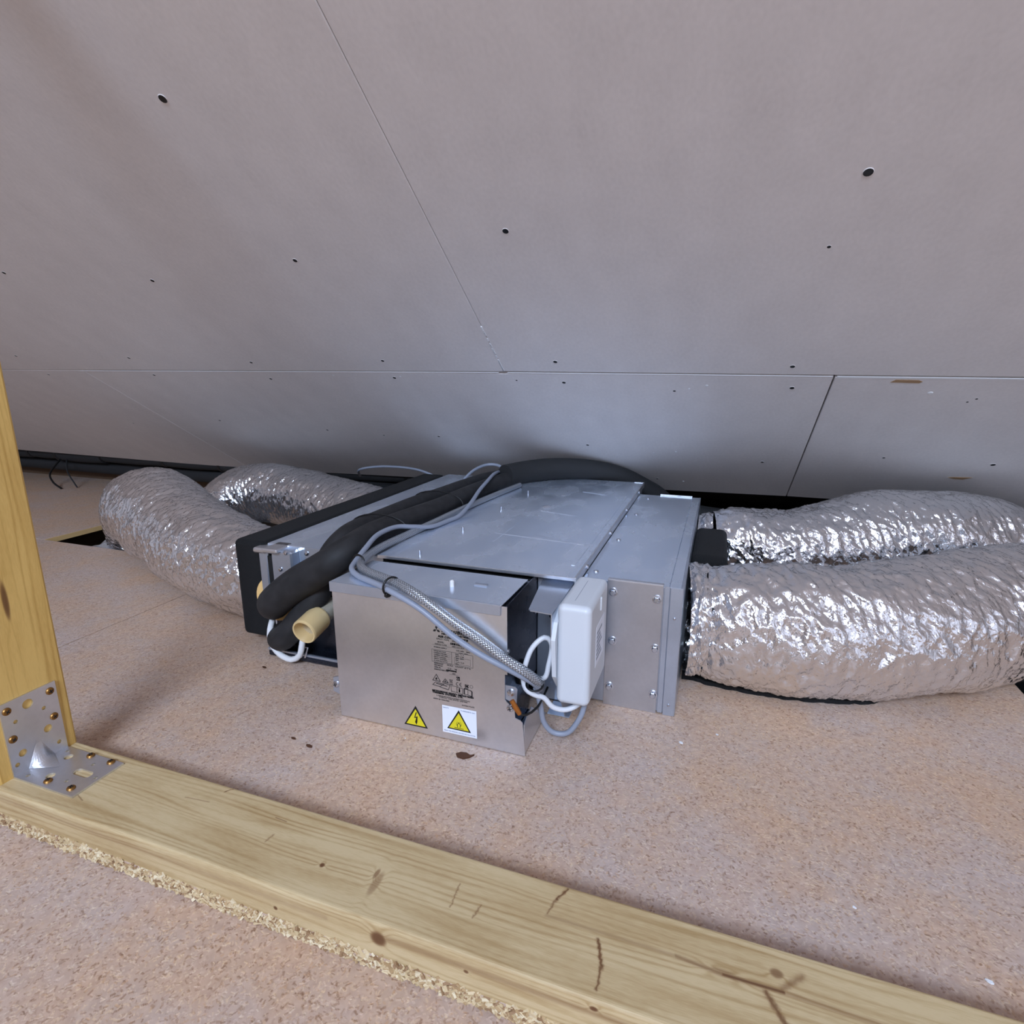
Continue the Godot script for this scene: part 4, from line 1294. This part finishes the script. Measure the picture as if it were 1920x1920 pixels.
	text_geo(w5, "FLAMMABLE GAS", Vector3(-0.3015, 0.0490, zt + 0.0002), 0.0017, 0.021)
	text_geo(w5, "READ THE MANUAL BEFORE INSTALLATION", Vector3(-0.327, 0.0140, zt + 0.0002), 0.0017, 0.046)
	part(s2, "fine_print", w5, M.sticker_blue_print)

func build_adapter() -> void:
	# folded metal bracket in front of the fan section
	var b := thing("mounting_bracket", "grey folded steel bracket between the zinc box and white plastic box", "bracket", Vector3(-0.2, 0, -0.72))
	var t := Geo.new()
	t.prism(PackedVector2Array([Vector2(-0.214, -0.668), Vector2(-0.211, -0.665), Vector2(-0.1815, -0.6625), Vector2(-0.1815, -0.787), Vector2(-0.229, -0.787), Vector2(-0.225, -0.752)]), 0.1985, 0.2, Transform3D(Basis(Vector3(1, 0, 0), Vector3(0, 0, 1), Vector3(0, 1, 0)), Vector3.ZERO))
	part(b, "top_flange", t, M.galvanised)
	var s := Geo.new()
	s.prism(PackedVector2Array([Vector2(-0.663, 0.199), Vector2(-0.787, 0.199), Vector2(-0.787, 0.002), Vector2(-0.748, 0.002), Vector2(-0.742, 0.012), Vector2(-0.700, 0.075), Vector2(-0.663, 0.155)]), -0.1828, -0.1815, Transform3D(Basis(Vector3(0, 0, 1), Vector3(0, 1, 0), Vector3(1, 0, 0)), Vector3.ZERO))
	part(b, "side_plate", s, M.galvanised)
	part(b, "foot", gbox(-0.21, -0.176, 0.0005, 0.002, -0.787, -0.748), M.galvanised)
	part(b, "back_plate", gbox(-0.2375, -0.183, 0.003, 0.199, -0.7873, -0.7858), M.galvanised)
	part(b, "slot", gbox(-0.1835, -0.1826, 0.150, 0.188, -0.694, -0.686, 0.0), M.dark_void)
	var pm := pan_mesh(0.0046, 0.0032, M.bright_screw)
	put(b, "screw", pm, frame(Vector3(-0.215, 0.142, -0.7858), Vector3(0, 0, 1)))
	put(b, "screw", pm, frame(Vector3(-0.2235, 0.182, -0.7858), Vector3(0, 0, 1)))
	# white plastic box
	var w := thing("adapter_box", "white rounded plastic control box standing upright beside the zinc box", "box", Vector3(-0.15, 0.075, -0.73))
	var g := Geo.new()
	g.pillow(Vector3(-0.1765, 0.072, -0.785), Vector3(-0.1325, 0.2115, -0.668), 0.0085, 6)
	part(w, "shell", g, M.white_plastic)
	var k := Geo.new()
	k.prism(PackedVector2Array([Vector2(-0.672, 0.185), Vector2(-0.66, 0.165), Vector2(-0.668, 0.11), Vector2(-0.69, 0.085), Vector2(-0.78, 0.085), Vector2(-0.78, 0.195), Vector2(-0.70, 0.198)]), -0.1815, -0.176, Transform3D(Basis(Vector3(0, 0, 1), Vector3(0, 1, 0), Vector3(1, 0, 0)), Vector3.ZERO))
	part(w, "back_shell", k, M.white_plastic)
	var j := Geo.new()
	j.box(Vector3(-0.1582, 0.0718, -0.765), Vector3(-0.1576, 0.2117, -0.688), 0.0)
	part(w, "seam_line", j, M.grey_cable)
	var lb := Geo.new()
	lb.box(Vector3(-0.1326, 0.112, -0.760), Vector3(-0.13225, 0.17, -0.706), 0.0)
	part(w, "label_sticker", lb, M.sticker_white)
	var lp := Geo.new()
	var tl := Transform3D(Basis(Vector3(0, 0, -1), Vector3(0, 1, 0), Vector3(1, 0, 0)), Vector3(-0.1322, 0, 0))
	for q in 7:
		lp.box(Vector3(0.711, 0.120 + q * 0.0062, 0), Vector3(0.745 - 0.006 * (q % 3), 0.1235 + q * 0.0062, 0.00012), 0.0, tl)
	part(w, "label_print", lp, M.grey_cable)
	var tb := Geo.new()
	tb.pillow(Vector3(-0.1365, 0.184, -0.735), Vector3(-0.1305, 0.204, -0.728), 0.0025, 3)
	part(w, "latch", tb, M.white_plastic)

# ------------------------------------------------------------------ ducts
func foil_geo(pts: Array, rad: Array, sd: int, amp := 1.0, twist := 4.0, cell := 0.0028, squash := 1.0) -> Geo:
	# rad: radius at each of pts
	var path := curve(pts, cell)
	var cnt := path.size()
	var rr := PackedFloat32Array()
	for i in pts.size() - 1:
		var k := maxi(2, int((pts[i] as Vector3).distance_to(pts[i + 1]) / cell))
		for q in k:
			rr.append(lerpf(rad[i], rad[i + 1], smoothstep(0.0, 1.0, float(q) / k)))
	rr.append(rad[-1])
	var g := Geo.new()
	var sides := int(TAU * 0.1 / cell)
	var n1 := noise(sd, 1.0, FastNoiseLite.TYPE_SIMPLEX, 2)
	var n2 := noise(sd + 5, 1.0, FastNoiseLite.TYPE_SIMPLEX, 2)
	var n3 := noise(sd + 9, 1.0, FastNoiseLite.TYPE_CELLULAR, 1)
	n3.cellular_return_type = FastNoiseLite.RETURN_DISTANCE2_SUB
	n3.cellular_jitter = 1.0
	var t0 := (path[1] - path[0]).normalized()
	var side := t0.cross(Vector3.UP).normalized()
	var len := 0.0
	for i in cnt:
		var t := (path[mini(i + 2, cnt - 1)] - path[maxi(i - 2, 0)]).normalized()
		side = (side - t * side.dot(t)).normalized()
		var top := side.cross(t).normalized()
		if i > 0:
			len += path[i].distance_to(path[i - 1])
		for s in sides + 1:
			var a := TAU * (s % sides) / sides
			var d := side * cos(a) + top * sin(a) * squash
			var aa := a + len * twist
			var cx := cos(aa) * 0.1
			var cy := sin(aa) * 0.1
			# long creases running round the duct, and short facets between them
			var m := n1.get_noise_3d(len * 32.0, cx * 15.0, cy * 15.0)
			var w1 := 1.0 - absf(m) * 2.6
			var m2 := n2.get_noise_3d(len * 62.0, cx * 44.0, cy * 44.0)
			var w2 := 1.0 - absf(m2) * 2.4
			var w3 := n3.get_noise_3d(len * 45.0, cx * 30.0, cy * 30.0)
			var sag := n1.get_noise_3d(len * 5.0 + 7.0, cx * 7.0, cy * 7.0)
			var h := amp * (0.0027 * w1 + 0.0012 * w2 + 0.0016 * w3 + 0.006 * sag)
			g.v.append(path[i] + d * (rr[i] + h))
			g.uv.append(Vector2(len, rr[i] * TAU * s / sides))
			g.c.append(Color.WHITE)
	var W := sides + 1
	g.n.resize(g.v.size())
	for i in cnt:
		for s in W:
			var i0 := maxi(i - 1, 0)
			var i1 := mini(i + 1, cnt - 1)
			var s0 := (s - 1 + sides) % sides
			var s1 := (s + 1) % sides
			var du := g.v[i1 * W + s] - g.v[i0 * W + s]
			var dv := g.v[i * W + s1] - g.v[i * W + s0]
			var nn := du.cross(dv).normalized()
			if nn.dot(g.v[i * W + s] - path[i]) < 0:
				nn = -nn
			g.n[i * W + s] = nn
	for i in cnt - 1:
		for s in sides:
			var a := i * W + s
			var b := a + W
			var m := (g.v[b] - g.v[a]).cross(g.v[a + 1] - g.v[a])
			if m.dot(g.n[a]) > 0:
				g.idx.append_array([a, a + 1, b, b, a + 1, b + 1])
			else:
				g.idx.append_array([a, b, a + 1, b, b + 1, a + 1])
	return g

func build_ducts() -> void:
	# front right
	var c := thing("foil_duct", "fat crumpled silver foil duct lying in front on the right", "duct", Vector3(0.3, 0, -1.0), "insulated foil ducts")
	part(c, "sleeve", foil_geo([Vector3(0.0, 0.103, -0.935), Vector3(0.06, 0.103, -0.938), Vector3(0.16, 0.103, -0.953), Vector3(0.28, 0.105, -0.998), Vector3(0.40, 0.108, -1.075), Vector3(0.52, 0.105, -1.165), Vector3(0.66, 0.06, -1.27), Vector3(0.76, -0.06, -1.35)], [0.088, 0.098, 0.102, 0.103, 0.108, 0.11, 0.108, 0.10], 101, 1.0, 3.5), M.foil)
	part(c, "taped_collar", foil_geo([Vector3(-0.029, 0.103, -0.932), Vector3(-0.012, 0.103, -0.934), Vector3(0.006, 0.103, -0.935)], [0.086, 0.090, 0.086], 111, 1.5, 0.0, 0.0025), M.foil)
	# rear right
	var d := thing("foil_duct", "silver foil duct behind the front right one, against the slope", "duct", Vector3(0.3, 0, -1.4), "insulated foil ducts")
	part(d, "sleeve", foil_geo([Vector3(0.005, 0.115, -1.30), Vector3(0.05, 0.116, -1.305), Vector3(0.14, 0.115, -1.32), Vector3(0.22, 0.122, -1.35), Vector3(0.32, 0.14, -1.40), Vector3(0.45, 0.14, -1.45), Vector3(0.58, 0.115, -1.50), Vector3(0.72, 0.04, -1.56), Vector3(0.8, -0.08, -1.6)], [0.085, 0.095, 0.094, 0.097, 0.106, 0.108, 0.106, 0.1, 0.1], 131, 1.0, 3.0), M.foil)
	part(d, "taped_collar", foil_geo([Vector3(-0.029, 0.11, -1.30), Vector3(-0.01, 0.11, -1.30), Vector3(0.01, 0.112, -1.30)], [0.083, 0.087, 0.084], 141, 1.4, 0.0, 0.0028), M.foil)
	# front left, diving into the floor
	var a := thing("foil_duct", "silver foil duct on the left bending down into the floor hole", "duct", Vector3(-1.2, 0, -1.0), "insulated foil ducts")
	part(a, "sleeve", foil_geo([Vector3(-0.790, 0.095, -0.90), Vector3(-0.90, 0.098, -0.905), Vector3(-1.03, 0.106, -0.94), Vector3(-1.17, 0.116, -1.00), Vector3(-1.34, 0.126, -1.085), Vector3(-1.51, 0.118, -1.175), Vector3(-1.62, 0.058, -1.245), Vector3(-1.655, -0.04, -1.28), Vector3(-1.66, -0.15, -1.29)], [0.086, 0.092, 0.1, 0.107, 0.115, 0.114, 0.108, 0.104, 0.1], 151, 1.0, -3.5), M.foil)
	# rear left
	var b := thing("foil_duct", "silver foil duct at the back on the left, half hidden", "duct", Vector3(-1.2, 0, -1.5), "insulated foil ducts")
	part(b, "sleeve", foil_geo([Vector3(-0.795, 0.105, -1.30), Vector3(-0.90, 0.105, -1.335), Vector3(-1.06, 0.102, -1.41), Vector3(-1.24, 0.104, -1.48), Vector3(-1.40, 0.106, -1.505), Vector3(-1.51, 0.068, -1.475), Vector3(-1.545, -0.03, -1.445), Vector3(-1.55, -0.14, -1.44)], [0.085, 0.09, 0.092, 0.093, 0.094, 0.094, 0.092, 0.09], 171, 1.0, -3.5, 0.0034), M.foil)
	# black foam showing between the collars and under the front duct
	var g := Geo.new()
	g.pillow(Vector3(-0.030, 0.07, -1.225), Vector3(0.030, 0.185, -1.02), 0.012, 4)
	single("foam_pad", g, M.black_foam, "torn black foam pad between the two right duct collars", "foam", Vector3(0, 0.07, -1.12))
	var f := Geo.new()
	var poly := PackedVector2Array()
	var edge := curve([Vector3(-0.028, 0, -0.922), Vector3(-0.0088, 0, -0.9195), Vector3(0.0328, 0, -0.9115), Vector3(0.1117, 0, -0.908), Vector3(0.1957, 0, -0.9215), Vector3(0.2573, 0, -0.942)], 0.007)
	for p in edge:
		poly.append(Vector2(p.x, -p.z + rng.randf_range(-0.002, 0.002)))
	poly.append(Vector2(0.28, 0.97))
	poly.append(Vector2(-0.028, 0.985))
	f.prism(poly, 0.0005, 0.007, Transform3D(Basis(Vector3(1, 0, 0), Vector3(0, 0, -1), Vector3(0, 1, 0)), Vector3.ZERO))
	single("foam_strip", f, M.black_foam, "ragged black foam strip under the front right foil duct", "foam", Vector3(0.1, 0, -0.95))
	# bright foil sheet under the floor hole on the left
	var h := Geo.new()
	var N := noise(77, 9.0, FastNoiseLite.TYPE_SIMPLEX, 3)
	var P := []
	for i in 41:
		for k in 31:
			var x := lerpf(-1.83, -1.36, i / 40.0)
			var z := lerpf(-1.13, -1.54, k / 30.0)
			P.append(Vector3(x, -0.034 + N.get_noise_2d(x, z * 2.0) * 0.016, z))
	for i in 40:
		for k in 30:
			h.quad(P[i * 31 + k], P[i * 31 + k + 1], P[(i + 1) * 31 + k + 1], P[(i + 1) * 31 + k], Vector3.UP)
			h.quad(P[i * 31 + k] - Vector3(0, 0.002, 0), P[i * 31 + k + 1] - Vector3(0, 0.002, 0), P[(i + 1) * 31 + k + 1] - Vector3(0, 0.002, 0), P[(i + 1) * 31 + k] - Vector3(0, 0.002, 0), Vector3.DOWN)
	single("foil_sheet", h, M.foil, "silver foil sheet lying in the floor hole on the left", "foil", Vector3(-1.63, -0.05, -1.3))

# ------------------------------------------------------------------ pipes and cables
func build_pipes() -> void:
	var g := Geo.new()
	var p1 := curve([Vector3(-0.720, 0.099, -0.778), Vector3(-0.712, 0.101, -0.762), Vector3(-0.6898, 0.1166, -0.742), Vector3(-0.6594, 0.1405, -0.738), Vector3(-0.6292, 0.1615, -0.736), Vector3(-0.5900, 0.1855, -0.736), Vector3(-0.558, 0.2065, -0.738), Vector3(-0.545, 0.2195, -0.765), Vector3(-0.5505, 0.224, -0.825), Vector3(-0.549, 0.2245, -0.8926), Vector3(-0.541, 0.2245, -0.958), Vector3(-0.529, 0.2245, -1.054), Vector3(-0.526, 0.2245, -1.164), Vector3(-0.521, 0.2225, -1.289), Vector3(-0.495, 0.227, -1.39), Vector3(-0.46, 0.232, -1.45)])
	var r1 := PackedFloat32Array()
	for k in p1.size():
		r1.append(lerpf(0.0275, 0.0200, smoothstep(0.12, 0.36, float(k) / p1.size())))
	g.tube(p1, r1, 24)
	single("lagged_pipe", g, M.lagging, "thick black foam-lagged pipe on the right, running over the machine", "pipe", Vector3(-0.5, 0.2, -1.0), "lagged refrigerant pipes")
	var h := Geo.new()
	var p2 := curve([Vector3(-0.706, 0.042, -0.776), Vector3(-0.700, 0.043, -0.755), Vector3(-0.680, 0.051, -0.742), Vector3(-0.652, 0.080, -0.744), Vector3(-0.620, 0.122, -0.752), Vector3(-0.602, 0.165, -0.764), Vector3(-0.594, 0.199, -0.777), Vector3(-0.592, 0.219, -0.82), Vector3(-0.595, 0.2225, -0.893), Vector3(-0.594, 0.2225, -1.049), Vector3(-0.583, 0.2225, -1.164), Vector3(-0.573, 0.223, -1.271), Vector3(-0.550, 0.225, -1.38), Vector3(-0.50, 0.226, -1.47)])
	var r2 := PackedFloat32Array()
	for k in p2.size():
		r2.append(lerpf(0.0215, 0.0185, smoothstep(0.2, 0.42, float(k) / p2.size())))
	h.tube(p2, r2, 22)
	single("lagged_pipe", h, M.lagging, "thinner black foam-lagged pipe on the left of the pair", "pipe", Vector3(-0.55, 0.2, -1.0), "lagged refrigerant pipes")
	var j := Geo.new()
	j.tube(curve([Vector3(-0.505, 0.236, -1.375), Vector3(-0.47, 0.239, -1.435), Vector3(-0.41, 0.241, -1.495), Vector3(-0.33, 0.234, -1.545), Vector3(-0.25, 0.213, -1.585), Vector3(-0.17, 0.165, -1.64), Vector3(-0.08, 0.10, -1.71), Vector3(0.15, 0.07, -1.78), Vector3(0.6, 0.07, -1.82), Vector3(1.4, 0.07, -1.85)]), 0.029, 24)
	single("pipe_sleeve", j, M.dark_lagging, "black lagging sleeve curving away under the slope behind the machine", "pipe", Vector3(-0.2, 0.2, -1.55))
	# long run under the edge of the slope on the left, in sections with bands
	var k := thing("lagged_pipe_run", "long black lagged pipe along the eaves on the left", "pipe", Vector3(-1.8, 0.11, -1.8))
	var x0 := -3.6
	var secs := [-3.6, -2.98, -2.80, -2.52, -2.16, -1.86, -1.45, -1.02, -0.72]
	for i in secs.size() - 1:
		var q := Geo.new()
		var xa: float = secs[i]
		var xb: float = secs[i + 1]
		var ya := 0.135 + 0.004 * sin(i * 2.3)
		q.tube(PackedVector3Array([Vector3(xa + 0.002, ya, -1.80), Vector3((xa + xb) * 0.5, ya - 0.003, -1.80), Vector3(xb - 0.002, ya, -1.80)]), 0.032, 18)
		part(k, "lagging_section", q, M.dark_lagging)
		if i > 0:
			var bd := Geo.new()
			bd.tube(PackedVector3Array([Vector3(xa - 0.006, ya, -1.80), Vector3(xa + 0.006, ya, -1.80)]), 0.0335, 18)
			part(k, "black_band", bd, M.black_plastic)
	var l := Geo.new()
	l.tube(curve([Vector3(-3.6, 0.075, -1.84), Vector3(-2.4, 0.07, -1.84), Vector3(-1.2, 0.075, -1.80), Vector3(-0.80, 0.08, -1.72)], 0.05), 0.028, 14)
	single("lagged_pipe", l, M.dark_lagging, "lower black lagged pipe in the dark eaves on the left", "pipe", Vector3(-1.8, 0.05, -1.84), "lagged refrigerant pipes")

func cable(called: String, pts: Array, r: float, m: Material, label: String, group := "", sides := 10) -> void:
	var g := Geo.new()
	var c := curve(pts, 0.004)
	g.tube(c, r, sides)
	var mid := c[c.size() / 2]
	single(called, g, m, label, "cable", mid, group)

func tie(center: Vector3, axis: Vector3, rx: float, ry: float, label: String, head := 0.0) -> void:
	# a band round a bundle, elliptical across axis
	var t := frame(center, axis)
	var ring := PackedVector3Array()
	for k in 25:
		var a := TAU * k / 24.0
		ring.append(t * Vector3(cos(a) * rx, sin(a) * ry, 0))
	var g := Geo.new()
	g.tube(ring, 0.0014, 8, false)
	if head > 0:
		var q := t * Vector3(cos(head) * rx, sin(head) * ry, 0)
		g.box(Vector3(-0.0036, -0.0030, -0.0030), Vector3(0.0036, 0.0034, 0.0030), 0.0008, Transform3D(t.basis, q))
	single("cable_tie", g, M.black_plastic, label, "cable tie", center, "black cable ties")

func build_cables() -> void:
	# braided cable: along the pipes, folded at the tie, then down across the zinc box
	cable("braided_cable", [Vector3(-0.462, 0.2185, -1.36), Vector3(-0.480, 0.2185, -1.20), Vector3(-0.492, 0.2185, -1.06), Vector3(-0.497, 0.2185, -0.95), Vector3(-0.502, 0.2185, -0.87), Vector3(-0.506, 0.2185, -0.80), Vector3(-0.504, 0.218, -0.755), Vector3(-0.494, 0.2185, -0.716), Vector3(-0.478, 0.2195, -0.690), Vector3(-0.455, 0.2195, -0.674), Vector3(-0.424, 0.220, -0.660), Vector3(-0.392, 0.2205, -0.646), Vector3(-0.352, 0.214, -0.630), Vector3(-0.303, 0.187, -0.628), Vector3(-0.266, 0.166, -0.630), Vector3(-0.233, 0.143, -0.634), Vector3(-0.207, 0.121, -0.646), Vector3(-0.198, 0.100, -0.664), Vector3(-0.206, 0.088, -0.69), Vector3(-0.236, 0.085, -0.71)], 0.0062, M.steel_braid, "braided steel cable in clear sheath slanting across the zinc box", "", 20)
	cable("grey_cable", [Vector3(-0.545, 0.215, -1.47), Vector3(-0.533, 0.238, -1.42), Vector3(-0.521, 0.247, -1.34), Vector3(-0.506, 0.246, -1.26), Vector3(-0.495, 0.238, -1.18), Vector3(-0.480, 0.229, -1.10), Vector3(-0.474, 0.2185, -1.03), Vector3(-0.480, 0.2165, -0.985), Vector3(-0.487, 0.2185, -0.93), Vector3(-0.502, 0.227, -0.89), Vector3(-0.517, 0.234, -0.855), Vector3(-0.518, 0.235, -0.80), Vector3(-0.508, 0.229, -0.75), Vector3(-0.500, 0.220, -0.708), Vector3(-0.489, 0.2175, -0.682), Vector3(-0.465, 0.2155, -0.664), Vector3(-0.43, 0.2155, -0.648), Vector3(-0.396, 0.213, -0.634), Vector3(-0.349, 0.196, -0.629), Vector3(-0.304, 0.164, -0.631), Vector3(-0.267, 0.143, -0.634), Vector3(-0.232, 0.126, -0.640), Vector3(-0.205, 0.105, -0.655), Vector3(-0.200, 0.085, -0.675), Vector3(-0.207, 0.079, -0.70), Vector3(-0.236, 0.083, -0.715)], 0.0041, M.grey_cable, "smooth grey cable running under the braided one across the zinc box", "", 12)
	cable("white_cable", [Vector3(-0.150, 0.074, -0.705), Vector3(-0.150, 0.060, -0.70), Vector3(-0.166, 0.052, -0.69), Vector3(-0.183, 0.057, -0.682), Vector3(-0.194, 0.072, -0.676), Vector3(-0.205, 0.079, -0.668), Vector3(-0.2165, 0.088, -0.665), Vector3(-0.2205, 0.107, -0.668), Vector3(-0.2135, 0.138, -0.678), Vector3(-0.1985, 0.1535, -0.688), Vector3(-0.1895, 0.142, -0.694), Vector3(-0.192, 0.115, -0.69), Vector3(-0.200, 0.092, -0.69), Vector3(-0.236, 0.086, -0.705)], 0.0036, M.white_cable, "white cable looping in front of the dark side plate", "", 12)
	cable("grey_cable", [Vector3(-0.204, 0.088, -0.67), Vector3(-0.199, 0.062, -0.675), Vector3(-0.195, 0.033, -0.68), Vector3(-0.183, 0.0165, -0.685), Vector3(-0.163, 0.0185, -0.688), Vector3(-0.148, 0.042, -0.69), Vector3(-0.143, 0.06, -0.695), Vector3(-0.143, 0.076, -0.70)], 0.0037, M.grey_cable, "grey cable hanging in a loop under the white plastic box", "", 12)
	cable("grey_cable", [Vector3(-0.625, 0.21, -1.36), Vector3(-0.612, 0.236, -1.41), Vector3(-0.59, 0.248, -1.455), Vector3(-0.555, 0.247, -1.46), Vector3(-0.525, 0.235, -1.43), Vector3(-0.52, 0.215, -1.42)], 0.0038, M.grey_cable, "small grey cable loop standing up behind the pipes")
	cable("grey_cable", [Vector3(-1.13, 0.150, -1.66), Vector3(-1.09, 0.184, -1.60), Vector3(-1.0, 0.199, -1.60), Vector3(-0.885, 0.196, -1.60), Vector3(-0.80, 0.172, -1.595), Vector3(-0.74, 0.15, -1.57)], 0.0038, M.grey_cable, "grey cable arching over the rear left duct end")
	cable("black_wire", [Vector3(-2.76, 0.11, -1.765), Vector3(-2.74, 0.06, -1.70), Vector3(-2.70, 0.025, -1.68), Vector3(-2.64, 0.004, -1.67)], 0.004, M.black_plastic, "black wire tail hanging from the lagged pipe run")
	cable("thin_wire", [Vector3(-2.72, 0.11, -1.765), Vector3(-2.66, 0.07, -1.72), Vector3(-2.62, 0.03, -1.71), Vector3(-2.60, 0.003, -1.71)], 0.0028, M.dark_lagging, "thin grey wire tail beside the black one")
	tie(Vector3(-0.563, 0.2240, -0.875), Vector3(0.05, 0, 1), 0.056, 0.0245, "black cable tie round the pipe pair nearest the front")
	tie(Vector3(-0.556, 0.2240, -1.095), Vector3(-0.05, 0, 1), 0.060, 0.0240, "black cable tie round the pipe pair halfway along")
	tie(Vector3(-0.399, 0.2175, -0.641), Vector3(1, -0.05, 0.45), 0.013, 0.0125, "thick black cable tie on the zinc box lid edge", 4.2)
	tie(Vector3(-0.497, 0.2195, -0.712), Vector3(-0.25, 0.05, 1), 0.0115, 0.0095, "black cable tie where the cables fold at the lid corner", 3.4)
	tie(Vector3(-0.203, 0.098, -0.662), Vector3(0.1, 1, 0.35), 0.011, 0.011, "black cable tie gathering cables beside the white loop")

func build_small_things() -> void:
	for q in [[-0.526, -0.573, 0.004, "small brown wood flake left of the zinc box"], [-0.494, -0.566, 0.006, "longer brown wood flake before the zinc box corner"], [-0.708, -0.72, 0.005, "dark brown flake by the drain pan"]]:
		var g := Geo.new()
		var poly := PackedVector2Array()
		for k in 7:
			var a := TAU * k / 7.0
			poly.append(Vector2(cos(a) * q[2] * rng.randf_range(0.8, 1.2), sin(a) * q[2] * 0.4 * rng.randf_range(0.7, 1.2)))
		g.prism(poly, 0.0, 0.0012, Transform3D(Basis(Vector3(1, 0, 0.2).normalized(), Vector3(0.2, 0, -1).normalized(), Vector3(0, 1, 0)), Vector3(q[0], 0.0002, q[1])))
		single("wood_flake", g, M.brown_bit, q[3], "debris", Vector3(q[0], 0, q[1]), "brown flakes on the floor")
	for q in [[-0.017, -0.743, 0.0030, "white plaster crumb on the floor before the galvanised side box"], [0.030, -0.779, 0.0022, "smaller white plaster crumb just below the front right duct"], [0.157, -0.536, 0.0020, "white plaster crumb on the bare floor at the right"], [0.2497, -0.4947, 0.0028, "white plaster crumb near the sole plate at far right"], [-0.3792, -0.6252, 0.0014, "tiny white crumb beside the lightning triangle"]]:
		var gc := Geo.new()
		var pc := PackedVector2Array()
		for k in 6:
			var a := TAU * k / 6.0
			pc.append(Vector2(cos(a), sin(a) * 0.6) * q[2] * rng.randf_range(0.7, 1.15))
		gc.prism(pc, 0.0, q[2] * 0.5, Transform3D(Basis(Vector3(1, 0, 0.5).normalized(), Vector3(0.5, 0, -1).normalized(), Vector3(0, 1, 0)), Vector3(q[0], 0.0002, q[1])))
		single("plaster_crumb", gc, M.gypsum, q[3], "debris", Vector3(q[0], 0, q[1]), "white crumbs on the floor")
	var g2 := Geo.new()
	g2.prism(PackedVector2Array([Vector2(-0.011, 0.0), Vector2(-0.006, 0.005), Vector2(0.002, 0.006), Vector2(0.008, 0.003), Vector2(0.013, 0.006), Vector2(0.009, -0.001), Vector2(0.002, -0.006), Vector2(-0.007, -0.005)]), 0.0, 0.0022, Transform3D(Basis(Vector3(1, 0, 0), Vector3(0, 0, -1), Vector3(0, 1, 0)), Vector3(-0.287, 0.0002, -0.617)))
	single("wood_flake", g2, M.brown_bit, "largest brown flake, in front of the flame sticker", "debris", Vector3(-0.287, 0, -0.617), "brown flakes on the floor")
